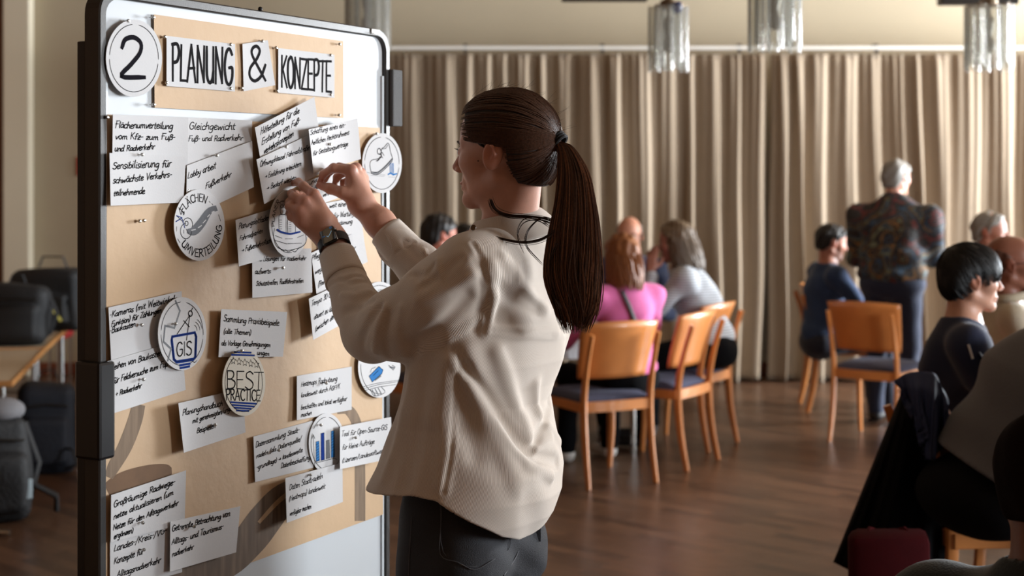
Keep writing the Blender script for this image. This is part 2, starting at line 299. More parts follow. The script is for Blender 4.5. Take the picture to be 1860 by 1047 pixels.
def lay(text, x0, y0, x1, y1, xh, slant=0.12, jit=0.25, up=None, rs=random):
    """strokes of a text line whose baseline runs from (x0,y0) to (x1,y1), y pointing down; xh = height of a small letter"""
    W = sum(G[c][0] for c in text); ux, uy = (x1-x0)/W, (y1-y0)/W; k = xh/5.0; vx, vy = up or (0.0, -1.0)
    out = []; cx_ = 0.0
    for c in text:
        w_, st_ = G[c]; jy = rs.uniform(-jit, jit); js = 1+rs.uniform(-jit, jit)*0.25
        if c != ' ':
            for s in st_:
                pts = catmull(s, 4) if len(s) > 2 and c not in 'AEFHIKLMNTVWZk' else [np.array(p) for p in s]
                o = []
                for p in pts:
                    gx = cx_+p[0]+slant*p[1]*k/abs(ux if ux else 1)*1.0; gy = p[1]*js+jy
                    o.append((x0+ux*gx+vx*k*gy, y0+uy*gx+vy*k*gy))
                out.append(o)
        cx_ += w_
    return out
def arc_lay(text, cx_, cy_, rx, ry, a0, a1, h, inward=False, wd=1.0):
    """letters set round an ellipse, a in degrees (0 = right, 90 = top)"""
    W = sum(G[c][0] for c in text); out = []; c0 = 0
    for c in text:
        w_, st_ = G[c]
        for s in st_:
            if c == ' ': continue
            pts = catmull(s, 3) if len(s) > 2 and c in 'CGRPUBDO' else s
            o = []
            for p in pts:
                a = math.radians(a0+(a1-a0)*(c0+p[0]*wd)/W); e = p[1]/9*h; q = (-e if inward else e)
                o.append((cx_+(rx+q*rx/ry)*math.cos(a), cy_-(ry+q)*math.sin(a)))
            out.append(o)
        c0 += w_
    return out
# ------------------------------------------------------------------ pinboard
BO = Vector((-0.74, 2.70, 0.0))
_br = Vector(((697-CX)*2.70*1.301/F, 2.70*1.301, 0)); BD = (_br-BO); BW = BD.length; BD.normalize()
BN = Vector((BD.y, -BD.x, 0))                       # board normal, towards the room
def bw(s, z, l=0.0): return BO+BD*s+BN*l+Vector((0, 0, z))
def hit(x, y, l=0.0):
    """point of the photo on the board's face (lifted by l): (s along the board, z height)"""
    r = Vector(((x-CX)/F, 1, (HY-y)/F)); t = (BO+BN*l-Vector((0, 0, 0))).dot(BN)/Vector((r.x, r.y, 0)).dot(BN)
    p = Vector((r.x*t, r.y*t, CH+r.z*t)); return (p-BO-BN*l).dot(BD), p.z
ZT = hit(190, -5.5)[1]; ZB = 0.30
board = thing('pinboard', 'mobile white pinboard in a dark rounded frame covered with kraft paper and handwritten cards', 'pinboard', (BO.x, BO.y, 0))
Mb = Matrix((( BD.x, -BN.x, 0), (BD.y, -BN.y, 0), (0, 0, 1)))      # local x along board, local y into the board
def toB(mb, l0=True): mb.V = [tuple(Mb @ Vector(v)) for v in mb.V]; return mb
FR = mat('frame_dark', (58, 56, 54), 0.38, 0.35, bump=0.05, bscale=400)
FRE = mat('frame_black', (26, 25, 26), 0.35, 0.2)
toB(MB().box((BW/2, 0.012, (ZT+ZB)/2), (BW, 0.016, ZT-ZB))).build('panel', mat('board_white', (190, 194, 197), 0.42, noise=0.03, nscale=6, spec=0.4, bump=0.01, bscale=500), board)
# frame: swept round-cornered profile
def frame_path(off, r, top=True):
    x0, x1, z0, z1 = -off, BW+off, ZB-off, ZT+off; P = []
    for (cx_, cz, a0) in ((x1-r, z0+r, -90), (x1-r, z1-r, 0), (x0+r, z1-r, 90), (x0+r, z0+r, 180)):
        for k in range(9):
            a = math.radians(a0+k*90/8); P.append((cx_+r*math.cos(a), cz+r*math.sin(a)))
    return P
def ring(o_in, r_in, o_out, r_out, ya, yb, name, m, par):
    A = frame_path(o_in, r_in); B = frame_path(o_out, r_out); n = len(A); V = []; Fc = []
    bev = 0.003
    prof = [(0, yb), (0, ya+bev), (0.15, ya), (0.85, ya), (1, ya+bev), (1, yb)]
    for (t, y) in prof:
        for k in range(n): V.append(((A[k][0]*(1-t)+B[k][0]*t), y, (A[k][1]*(1-t)+B[k][1]*t)))
    q = len(prof)
    for i in range(q):
        for k in range(n):
            k2 = (k+1) % n; j = (i+1) % q; Fc.append((i*n+k, i*n+k2, j*n+k2, j*n+k))
    mb = MB().add(V, Fc); toB(mb); return mb.build(name, m, par)
ring(0.0, 0.035, 0.019, 0.05, -0.006, 0.030, 'frame', FR, board)
# bright edge strip between panel and frame, lower left and right
for s in (0.004, BW-0.004):
    toB(MB().box((s, 0.002, (ZT+ZB)/2-0.03), (0.007, 0.006, ZT-ZB-0.12))).build('edge_strip', mat('strip_white', (214, 220, 224), 0.35), board)
# badge
bs, bz = hit(675.5, 58)
toB(MB().box((bs+0.004, -0.0075, bz), (0.036, 0.003, 0.0125), bev=0.0012)).build('badge', mat('badge_white', (215, 212, 205), 0.4), board)
# stand poles (grey aluminium), right one seen beyond the frame; feet on the floor
ALU = mat('aluminium', (150, 150, 150), 0.32, 0.9); ALUD = mat('dark_coated_pole', (40, 40, 42), 0.4, 0.3)
toB(MB().box((BW+0.038, 0.028, (ZT-0.02)/2+0.02), (0.022, 0.022, ZT-0.10), bev=0.002)).build('pole', ALU, board)
toB(MB().box((-0.012, 0.040, (ZT-0.10)/2+0.02), (0.012, 0.02, ZT-0.10), bev=0.002)).build('pole', ALUD, board)
for s in (-0.012, BW+0.038): toB(MB().box((s, 0.03, 0.03), (0.05, 0.55, 0.05), bev=0.01)).build('foot', FRE, board)
# clamps
z1_, z2_ = hit(190, 655)[1], hit(190, 832)[1]
toB(MB().box((-0.012, 0.012, (z1_+z2_)/2), (0.042, 0.062, z1_-z2_), bev=0.006)).build('side_clamp', mat('clamp_black', (22, 22, 24), 0.3), board)
z1_, z2_ = hit(700, 126)[1], hit(700, 229)[1]
toB(MB().box((BW+0.035, 0.005, (z1_+z2_)/2), (0.042, 0.045, z1_-z2_), bev=0.003)).build('foam_grip', mat('foam_grey', (92, 92, 92), 0.9, bump=0.4, bscale=500, noise=0.15, nscale=300), board)
MB().sphere(Mb @ Vector((hit(470, 22)[0], -0.004, ZT+0.022)), 0.005).build('screw_knob', FRE, board)

# -- papers ------------------------------------------------------------------
def paper_mat(name, col, amt=0.05, sc_=9, rough=0.75):
    return mat(name, col, rough, noise=amt, nscale=sc_, bump=0.03, bscale=250, spec=0.25)
CARD = paper_mat('card_white', (194, 193, 193), 0.03); CARDW = paper_mat('card_warm_white', (206, 202, 196), 0.04)
KRAFT = mat('kraft_paper', (192, 162, 128), 0.62, noise=0.10, nscale=4, bump=0.10, bscale=35, spec=0.3)
INK = mat('black_ink', (14, 13, 16), 0.95, spec=0.05); INKM = mat('marker_ink', (30, 29, 31), 0.9, noise=0.45, nscale=120, spec=0.05)
BLUE = mat('blue_marker', (26, 52, 122), 0.9, noise=0.3, nscale=150, spec=.05); BLUEL = mat('light_blue_marker', (56, 116, 176), 0.9, noise=0.25, nscale=150, spec=.05); GREYM = mat('grey_marker', (112, 114, 118), 0.9, noise=0.25, nscale=120, spec=.05)
def bil(c, s, t):
    return tuple((c[0][i]*(1-s)+c[1][i]*s)*(1-t)+(c[3][i]*(1-s)+c[2][i]*s)*t for i in (0, 1))
def inv_bil(c, x, y):
    s = t = 0.5
    for _ in range(6):
        px_, py_ = bil(c, s, t); e = 1e-3
        a = bil(c, s+e, t); b = bil(c, s, t+e)
        j11, j12, j21, j22 = (a[0]-px_)/e, (b[0]-px_)/e, (a[1]-py_)/e, (b[1]-py_)/e
        d = j11*j22-j12*j21; dx, dy = x-px_, y-py_
        s += (dx*j22-dy*j12)/d; t += (dy*j11-dx*j21)/d
    return s, t
def ribbon(mb, P, Wd, nrm, W2=None):
    """flat ribbon along 3D points P, width Wd, lying in the plane with normal nrm"""
    P = [Vector(p) for p in P]
    Q = [P[0]]
    for p in P[1:]:
        if (p-Q[-1]).length > 2e-4: Q.append(p)
    if len(Q) < 2: Q = [P[0], P[0]+BD*Wd*0.5]
    for i in range(1, len(Q)-1):                       # sharp corners: start a new ribbon
        if (Q[i]-Q[i-1]).normalized().dot((Q[i+1]-Q[i]).normalized()) < .55:
            ribbon(mb, Q[:i+1], Wd, nrm); ribbon(mb, Q[i:], Wd, nrm); return
    P = Q; n = len(P); d0 = (P[1]-P[0]).normalized(); d1 = (P[-1]-P[-2]).normalized()
    P[0] = P[0]-d0*Wd*0.35; P[-1] = P[-1]+d1*Wd*0.35; V = []
    for i in range(n):
        t = P[min(i+1, n-1)]-P[max(i-1, 0)]
        if t.length < 1e-6: t = d0
        sd = nrm.cross(t.normalized()); h = Wd/2*(0.75 if i in (0, n-1) else 1.0)
        V += [P[i]-sd*h, P[i]+sd*h]
    mb.add(V, [(2*i, 2*i+1, 2*i+3, 2*i+2) for i in range(n-1)])
bst = lay('CNUNNG', 669, 60.6, 681, 62.0, 1.7, 0, 0)
bm_ = MB()
for s_ in bst: ribbon(bm_, [bw(hit(x, y, .0098)[0], hit(x, y, .0098)[1], .0098)-BO*1.0 for x, y in s_], .0007, BN)
bm_.build('badge_print', mat('badge_ink', (120, 116, 110), .8), board)
class Sheet:
    """a sheet hanging on the board: c = its corners (TL TR BR BL) as read off the photo, lift(s,t) its distance from the board"""
    def __init__(s, c, lift): s.c = c; s.lift = lift
    def P(s, u, v, e=0.0):
        x, y = bil(s.c, u, v); l = s.lift(u, v)+e; a, z = hit(x, y, l); return bw(a, z, l)
    def at(s, x, y, e=0.0005):
        u, v = inv_bil(s.c, x, y); l = s.lift(u, v)+e; a, z = hit(x, y, l); return bw(a, z, l)
def sheet_obj(name, sh, m, label, cat, nu=12, nv=6, group=None, thick=0.0006):
    V = [sh.P(i/nu, j/nv) for j in range(nv+1) for i in range(nu+1)]; w_ = nu+1
    Fc = [(j*w_+i, (j+1)*w_+i, (j+1)*w_+i+1, j*w_+i+1) for j in range(nv) for i in range(nu)]
    c = sum((Vector(v) for v in V), Vector())/len(V)
    o = mesh_obj(name, [Vector(v)-c for v in V], Fc, m, None, True); o.location = c
    sd = o.modifiers.new('thick', 'SOLIDIFY'); sd.thickness = thick; sd.offset = -1; es = o.modifiers.new('crisp', 'EDGE_SPLIT'); es.split_angle = 0.6
    return tag(o, label, cat, group), c
def ink(sh, strokes, wd, parent, c, name='handwriting', m=None, e=0.0005):
    mb = MB()
    if name in ('drawing', 'shoe_drawing', 'shoe_laces', 'street_lines'): strokes = [catmull(s, 4) if len(s) > 3 and len(s) < 14 else s for s in strokes]
    for s in strokes: ribbon(mb, [sh.at(x, y, e) for x, y in s], wd*1.06, BN)
    mb.V = [tuple(Vector(v)-c) for v in mb.V]
    return mb.build(name, m or INK, parent)
def fillpoly(sh, pts, parent, c, m, name='drawing', e=0.0003):
    """filled flat shape drawn on a sheet: fan from its centre, good for convex-ish blobs"""
    mb = MB(); P = [sh.at(x, y, e) for x, y in pts]; mb.add(P, [tuple(range(len(P)))])
    mb.V = [tuple(Vector(v)-c) for v in mb.V]; return mb.build(name, m, parent)
def strip(sh, pts, wds, parent, c, m, name='drawing', e=0.0003):
    """drawn band through (x, y) photo points with half-widths along y"""
    mb = MB(); P = catmull([(x, y, w_) for (x, y), w_ in zip(pts, wds)], 6); V = []
    for i, p in enumerate(P):
        q = P[min(i+1, len(P)-1)]-P[max(i-1, 0)]; n_ = np.array([-q[1], q[0]]); n_ = n_/max(1e-6, np.linalg.norm(n_))
        V += [sh.at(p[0]-n_[0]*p[2], p[1]-n_[1]*p[2], e), sh.at(p[0]+n_[0]*p[2], p[1]+n_[1]*p[2], e)]
    mb.add(V, [(2*i, 2*i+2, 2*i+3, 2*i+1) for i in range(len(P)-1)]); mb.V = [tuple(Vector(v)-c) for v in mb.V]
    return mb.build(name, m, parent)

# kraft sheets
kr = Sheet([(195, 208), (690, 232), (696, 935), (190, 1120)], lambda u, v: 0.0018+0.0022*(0.5+0.5*math.sin(u*9+v*2))*max(0, math.sin(PI*u))*max(0, math.sin(PI*v))**0.5)
KO, KC = sheet_obj('kraft_sheet', kr, KRAFT, 'large kraft paper sheet covering most of the pinboard, with brown brushed road shapes', 'paper', 60, 24)
def brushed(name, dark, light, rot):
    m = mat(name, dark, .85); nt = m.node_tree; L = nt.links; b = nt.nodes['Principled BSDF']; tc = nt.nodes.new('ShaderNodeTexCoord'); mp = nt.nodes.new('ShaderNodeMapping'); mp.inputs['Rotation'].default_value = (0, rot, 0); mp.inputs['Scale'].default_value = (60, 60, 6)
    L.new(tc.outputs['Object'], mp.inputs['Vector']); n = nt.nodes.new('ShaderNodeTexNoise'); n.inputs['Scale'].default_value = 1.4; n.inputs['Detail'].default_value = 6; L.new(mp.outputs['Vector'], n.inputs['Vector'])
    cr = nt.nodes.new('ShaderNodeValToRGB'); cr.color_ramp.elements[0].position = .40; cr.color_ramp.elements[0].color = (*s2l(dark), 1); cr.color_ramp.elements[1].position = .72; cr.color_ramp.elements[1].color = (*s2l(light), 1); L.new(n.outputs['Fac'], cr.inputs['Fac']); L.new(cr.outputs['Color'], b.inputs['Base Color']); return m
PAINT = brushed('brown_paint', (112, 94, 76), (136, 115, 94), 0); PAINTD = mat('brown_chalk', (108, 78, 50), 0.8, noise=0.3, nscale=40); PAINTG = brushed('grey_brown_paint', (98, 83, 70), (126, 106, 88), .75)
strip(kr, [(252, 735), (245, 765), (228, 810), (206, 850), (198, 868)], [12, 13, 13, 11, 7], KO, KC, PAINT, 'painted_band')
strip(kr, [(196, 894), (225, 880), (265, 866), (300, 857), (312, 856)], [16, 22, 20, 14, 6], KO, KC, PAINTD, 'painted_hill')
strip(kr, [(300, 1058), (400, 1030), (450, 985), (485, 940), (520, 900), (572, 866)], [18, 26, 30, 30, 24, 5], KO, KC, PAINTG, 'painted_road')
strip(kr, [(470, 950), (505, 912), (545, 880), (575, 850)], [3, 4, 4, 4], KO, KC, mat('road_highlight', (186, 156, 122), 0.8), 'painted_highlight', 0.0006)
strip(kr, [(612, 748), (632, 745), (646, 765), (652, 800), (654, 860), (654, 947)], [5, 9, 9, 9.5, 9.5, 9.5], KO, KC, PAINT, 'painted_band')
kh = Sheet([(279.6, 26), (623.5, 74.5), (624, 215), (281, 195.5)], lambda u, v: 0.002+0.003*math.sin(PI*u)*math.sin(PI*v))
sheet_obj('kraft_sheet', kh, KRAFT, 'small kraft paper strip behind the heading cards at the top of the pinboard', 'paper', 24, 8)

LAY = [0]
def card(name, corners, texts, label, base=0.006, curl=0.006, pin=(0.5, 0.5), wd=0.0015, m=None, tw=0.0, jit=0.5, slant=0.16, inkm=None, th=0.0006):
    def lift(u, v): return base+curl*(abs(u-pin[0])**1.7)*2.2+curl*0.5*abs(v-pin[1])**2+tw*(1-u)
    sh = Sheet(corners, lift); o, c = sheet_obj(name, sh, m or CARD, label, 'card', 14, 6, thick=th)
    st = []
    for t in texts:
        txt, x0, y0, x1, y1, xh = t[:6]; st += lay(txt, x0, y0, x1, y1, xh, slant, jit)
    if st: ink(sh, st, wd, o, c, m=inkm)
    return sh, o, c
def disc(cx_, cy_, rx, ry, label, base=0.012, tilt=(0.0, 0.0), name='paper_disc', rim=True, gaps=((80, 92), (176, 181), (-8, -3)), m=None, th=0.0012):
    cs = [(cx_-rx, cy_-ry), (cx_+rx, cy_-ry), (cx_+rx, cy_+ry), (cx_-rx, cy_+ry)]
    sh = Sheet(cs, lambda u, v: base+tilt[0]*(0.5-u)+tilt[1]*(v-0.5))
    n = 48; V = [sh.P(0.5, 0.5)]; rg = 4
    for r in range(1, rg+1):
        for k in range(n):
            a = 2*PI*k/n; V.append(sh.P(0.5+0.5*r/rg*math.cos(a), 0.5-0.5*r/rg*math.sin(a)))
    Fc = [(0, 1+k, 1+(k+1) % n) for k in range(n)]
    for r in range(rg-1):
        for k in range(n):
            k2 = (k+1) % n; Fc.append((1+r*n+k, 1+(r+1)*n+k, 1+(r+1)*n+k2, 1+r*n+k2))
    c = V[0].copy(); o = mesh_obj(name, [v-c for v in V], Fc, m or CARD, None, True); o.location = c
    sd = o.modifiers.new('thick', 'SOLIDIFY'); sd.thickness = th; sd.offset = -1; es = o.modifiers.new('crisp', 'EDGE_SPLIT'); es.split_angle = 0.6
    tag(o, label, 'disc')
    if rim:
        st = []; cur = []
        for a in range(-90, 271, 4):
            aa = a if a <= 180 else a-360
            if any(g0 <= aa <= g1 for g0, g1 in gaps):
                if len(cur) > 1: st.append(cur)
                cur = []; continue
            cur.append((cx_+rx*0.87*math.cos(math.radians(a)), cy_-ry*0.87*math.sin(math.radians(a))))
        if len(cur) > 1: st.append(cur)
        ink(sh, st, 0.0011, o, c, 'rim_line')
    return sh, o, c

# heading cards: brush lettering
def heading(corners, chars, label, wd):
    sh, o, c = card('heading_card', corners, [], label, 0.0075, 0.003)
    ink(sh, chars, wd, o, c, 'brush_lettering', INKM); return sh, o, c
heading([(302.6, 65), (427, 80.3), (426.7, 166.4), (302.6, 156.3)], lay('PLANUNG', 311, 146, 424, 154, 36.5, 0.0, 0.06), 'white heading card reading PLANUNG in black brush letters', 0.0066)
heading([(440.5, 79.7), (486.5, 73), (500, 154.8), (442.7, 166)], lay('&', 449, 148, 485, 146, 35, 0.0, 0), 'tilted white card with a black ampersand between the two heading cards', 0.0066)
heading([(505.5, 87.3), (607.6, 99.6), (607.6, 177.7), (505.5, 168.6)], lay('KONZEPTE', 510, 157, 602, 168, 31, 0.0, 0.06), 'white heading card reading KONZEPTE in black brush letters', 0.0066)
sh, o, c = disc(243.5, 105.7, 51, 70.5, 'round white disc with a large black numeral 2 at the top left of the pinboard', 0.010)
ink(sh, lay('2', 215, 140, 262, 143, 41, 0.0, 0), 0.0085, o, c, 'numeral', mat('black_marker', (20, 18, 24), 0.9, spec=0.05))

# statement cards (corner order TL TR BR BL); later entries lie over earlier ones
card('note_card', [(205, 208), (342, 213), (341, 305), (204, 303)], [('Flächenumverteilung', 209, 232.5, 314, 234, 6.6), ('vom Kfz- zum Fuß-', 209, 252.5, 318, 254.5, 6), ('und Radverkehr', 208, 275.5, 281, 271, 6)], 'white card reading Flächenumverteilung, top left of the note cards', 0.006, 0.006, (0.6, 0.9), 0.0019)
card('note_card', [(199, 278), (338, 284), (333, 368), (201, 374)], [('Sensibilisierung für', 204, 307, 311, 303, 7.4), ('schwächste Verkehrs-', 205, 334, 312, 322, 6.4), ('teilnehmende', 206, 356, 263, 352, 6)], 'white card reading Sensibilisierung für schwächste Verkehrsteilnehmende, above the bare pins', 0.0085, 0.009, (0.55, 0.0), 0.0019)
card('note_card', [(341, 213), (458, 219), (457, 305), (340, 318)], [('Gleichgewicht', 343, 235, 427, 236, 7.2), ('Fuß- und Radverkehr', 342, 257, 441, 255, 5.6)], 'white card reading Gleichgewicht Fuß- und Radverkehr', 0.006, 0.004, (0.5, 0.8), 0.0016)
card('note_card', [(339.5, 301), (458, 256), (461, 340), (338, 398)], [('Lobby arbeit', 340.5, 325, 392, 305.5, 6.2), ('Fußverkehr', 373, 344, 420, 320.7, 5.8)], 'tilted white card reading Lobbyarbeit Fußverkehr', 0.009, 0.005, (0.5, 0.1), 0.0016)
card('note_card', [(463, 232), (571, 176), (583, 262), (478, 318)], [('Hilfestellung für die', 473, 245.5, 543.5, 205, 6.3), ('Erstellung von Fuß-', 475, 263.5, 545, 222.5, 6.1), ('verkehrskonzepten', 479, 280.5, 533, 247, 5.8)], 'steeply tilted white card beginning Hilfestellung für die Erstellung, touching the heading strip', 0.012, 0.010, (0.5, 0.8), 0.0017)
card('note_card', [(466, 290), (566, 243), (580, 316), (480, 371)], [('Öffnungsklausel Fahrradstraßen', 472, 304, 564, 271, 5.2), ('> Einführung erleichtern', 481, 325, 547, 301.6, 5), ('> Bedarf wecken', 484, 346, 538, 326, 5)], 'tilted white card reading Öffnungsklausel Fahrradstraßen, above the fingertips', 0.017, 0.010, (0.6, 0.2), 0.0015)
card('note_card', [(560.7, 235.3), (649.7, 215), (655.7, 289), (569.8, 315.2)], [('Schaffung eines ein-', 563, 245, 627.5, 231, 5.2), ('heitlichen Rechtsrahmens', 565.5, 263.7, 634, 244.4, 5), ('für Gestaltungsverträge', 568, 283, 632, 265, 5)], 'tilted white card beginning Schaffung eines einheitlichen Rechtsrahmens, just above the raised right hand', 0.022, 0.012, (0.7, 0.4), 0.0015)
card('note_card', [(575, 372), (652, 358), (662, 440), (585, 470)], [('weit einer', 598, 378, 630, 374, 5), ('für Wartung', 606, 397, 643, 391, 5), ('räumung', 615, 409, 640, 406, 4.4)], 'half hidden white card reading für Wartung, behind the crossed wrists', 0.010, 0.004, (0.5, 0.5), 0.0014)
card('note_card', [(598, 440), (660, 428), (668, 476), (606, 505)], [('Radwirt.-', 622, 441, 654, 426, 5), ('kehr', 632, 458, 646, 453, 4.6)], 'small half hidden white card right of the wristwatch, below the für Wartung card', 0.006, 0.004, (0.5, 0.5), 0.0014)
card('note_card', [(556, 330), (625, 306), (634, 352), (566, 378)], [('und', 561, 337, 576, 330, 4.2), ('Fußv', 562, 348, 578, 343, 4.2), ('verb', 586, 358, 598, 354, 4)], 'white card being pinned between the two hands, mostly hidden', 0.016, 0.006, (0.7, 0.3), 0.0013)
card('note_card', [(428, 400), (530, 368), (537, 455), (434, 484.4)], [('Planungsleitfaden', 433, 417.5, 489, 399, 5.6), ('Fahrradparken', 435, 438, 477, 423, 5), ('> Fußverkehrsfläche', 439, 459, 495, 440, 5)], 'white card reading Planungsleitfaden Fahrradparken, left of the PLANER disc', 0.008, 0.010, (0.8, 0.5), 0.0015)
card('note_card', [(458, 457), (565.4, 451.3), (567.4, 531.6), (458.5, 541.6)], [('neue Lösungen für Radverkehr', 461, 474.5, 556, 473, 4.8), ('aufwerts:', 463, 498.5, 493, 496.5, 5), ('Schutzstreifen, Radfahrstreifen', 465, 519.5, 551, 513.5, 4.8)], 'white card beginning neue Lösungen für Radverkehr, under the PLANER disc', 0.011, 0.005, (0.5, 0.4), 0.0015)
card('note_card', [(565, 460), (640, 425), (652, 515), (575, 534)], [('Pflege', 566, 474, 584, 466, 5.2), ('wege als', 571.5, 499, 600, 485, 5.2), ('(Reinigung', 577.5, 522, 607, 507, 5.2)], 'white card beginning Pflege, partly behind the watch arm', 0.010, 0.006, (0.5, 0.4), 0.0015)
card('note_card', [(561, 543), (645, 503), (652, 572), (569, 618)], [('Tempo 30 Ort', 565, 557.5, 606, 537, 5.6), ('dauert zu lange', 570, 581, 612, 561, 5.2), ('(zwischen den K', 572, 603, 614, 574, 5.2)], 'white card reading Tempo 30, left of the shirt cuff', 0.014, 0.010, (0.7, 0.4), 0.0015)
card('note_card', [(197, 559), (330, 529), (333, 640), (202, 656)], [('·Kameras (mit Weitwinkel-', 199.5, 577, 321, 546.5, 6), ('Funktion) für Zählungen', 202, 594, 293, 567.5, 5.4), ('·Baukasten', 199.5, 606, 246, 593, 5.4)], 'white card beginning Kameras mit Weitwinkel, left of the GIS disc', 0.007, 0.006, (0.5, 0.4), 0.0019)
card('note_card', [(195, 657), (330, 618), (337.3, 708.8), (205, 751.8)], [('Leihen von Baukasten', 202, 673, 294, 645.7, 6), ('für Feldversuche zum Fuß-', 204.5, 698, 308, 664, 5.8), ('+ Radverkehr', 210, 721, 257, 705, 5.6)], 'white card beginning Leihen von Baukasten, under the Kameras card', 0.010, 0.006, (0.5, 0.4), 0.0018)
card('note_card', [(402, 562), (521.7, 567), (514, 648.3), (397, 649)], [('Sammlung Praxisbeispiele', 406, 584, 507, 592, 6), ('(alle Themen)', 406, 606, 456, 609, 5), ('als Vorlage Genehmigungen', 402, 627.5, 491, 630.5, 5), ('ungen', 467, 645, 489, 646.5, 4.6)], 'white card beginning Sammlung Praxisbeispiele, above the BEST PRACTICE disc', 0.008, 0.006, (0.5, 0.5), 0.0016)
card('note_card', [(324, 733), (441, 706), (446, 786), (334, 823)], [('Planungshandbuch', 331, 755.5, 404, 737, 6), ('mit genehmigten/ungen', 349, 770, 425, 744.5, 5), ('Beispielen', 357, 787.5, 391, 778, 5)], 'white card reading Planungshandbuch, lower left of the BEST PRACTICE disc', 0.012, 0.010, (0.7, 0.4), 0.0017)
card('note_card', [(539.3, 683.3), (638.8, 666.4), (638.8, 744.7), (539.3, 764)], [('Heatmaps Radnutzung', 546.5, 702.7, 612.5, 692, 5), ('landesweit durch AGFFK', 546.5, 722.8, 617.5, 706, 4.6), ('beschaffen und lokal verfügbar', 546.5, 745, 630, 728, 4.6), ('machen', 546.5, 758.5, 566, 753.5, 4.4)], 'white card beginning Heatmaps Radnutzung, left of the shirt front', 0.007, 0.006, (0.5, 0.2), 0.0014)
card('note_card', [(460.3, 793.6), (567.8, 764.7), (569, 850), (463.5, 876.3)], [('Datensammlung Stadt-', 464, 813.5, 544, 785, 5.2), ('radeln (als Datenquelle/', 465, 833.5, 547.5, 801, 4.8), ('-grundlage) > landesweite', 466, 854, 549.5, 821, 4.8), ('Datenbeschaffung', 510, 851.5, 563, 835, 4.8)], 'white card beginning Datensammlung Stadtradeln, left of the bar chart disc', 0.006, 0.004, (0.5, 0.4), 0.0015)
sh, o, c = disc(594, 806, 33, 55, 'round white disc with a blue bar chart between two note cards', 0.012, gaps=((86, 92), (150, 154)))
st = [[(572, 850), (569, 792)], [(567, 797), (569, 790), (572, 797)], [(572, 842), (607, 833), (612, 835)]]
ink(sh, st, 0.0013, o, c, 'drawing')
for (x, yb, yt, mm) in ((577, 839, 803, BLUEL), (586, 837, 788, BLUE), (595.5, 834, 801, GREYM), (604.5, 832, 784, BLUEL)):
    fillpoly(sh, [(x-2.6, yt), (x-2.6, yb), (x+3.4, yb-1.5), (x+2.6, yt-1.5)], o, c, mm, 'chart_bar', 0.0004)
    ink(sh, [[(x-3, yt), (x-3, yb), (x+3.6, yb-1.5), (x+3, yt-1.5), (x-3, yt)]]+([[(x-3, yt+6+k*5), (x+3, yt+2+k*5)] for k in range(7)] if mm is BLUEL else []), 0.0010, o, c, 'bar_outline', e=0.0008)
card('note_card', [(617.6, 776), (710.3, 758), (713, 833), (617.6, 853)], [('Tool für Open-Source-GIS', 620, 794, 703, 780.5, 5.2), ('für kleine Aufträge', 621.5, 817.5, 680, 806.5, 4.8), ('(Lizenzen/Landessoftware)', 621.5, 841.5, 700, 822, 4.6)], 'white card reading Tool für Open-Source-GIS, sticking out beyond the right frame', 0.022, 0.008, (0.5, 0.2), 0.0015)
card('note_card', [(518.4, 869), (622, 841), (622.8, 912.4), (521, 950.5)], [('Daten Stadtradeln', 525, 891.5, 586, 869.5, 5.4), ('(Heatmaps) landesweit', 524.5, 911.5, 590.5, 887, 5), ('verfügbar machen', 526, 938, 565, 924, 4.8)], 'white card reading Daten Stadtradeln, lowest card in the right half of the pinboard', 0.016, 0.010, (0.7, 0.3), 0.0015)
card('note_card', [(200, 983), (330, 950), (331, 1040), (200, 1078)], [('Landes-/Kreis-/VG-', 206.5, 1003, 303, 968.5, 6.4), ('Konzepte für', 206.5, 1026, 261, 1006.5, 6.4), ('Alltagsradverkehr', 212, 1050, 292, 1022, 6)], 'white card reading Landes-/Kreis-/VG-Konzepte, cut off by the bottom edge', 0.005, 0.003, (0.5, 0.3), 0.0018)
card('note_card', [(202, 900), (338, 855), (335.5, 952), (201, 986)], [('Großräumige Radwege-', 206, 923, 318, 879.5, 6.2), ('netze aktualisieren (um', 206, 944.5, 315, 899, 5.6), ('Netze für den Alltagsverkehr', 205, 964.5, 324, 918, 5.4), ('ergänzen)', 206.5, 980, 242, 967.5, 5.2)], 'white card beginning Großräumige Radwegenetze, lower left corner of the kraft sheet', 0.009, 0.006, (0.5, 0.6), 0.0019)
card('note_card', [(309.4, 948.4), (436.5, 920.2), (428.9, 1004), (308.7, 1039.4)], [('Getrennte Betrachtung von', 312, 966.5, 418, 938, 5.8), ('Alltags- und Tourismus-', 311.5, 990.5, 406, 960.5, 5.8), ('radverkehr', 312, 1013, 351.5, 997.5, 5.4)], 'white card reading Getrennte Betrachtung von Alltags- und Tourismusradverkehr', 0.012, 0.006, (0.5, 0.2), 0.0018)

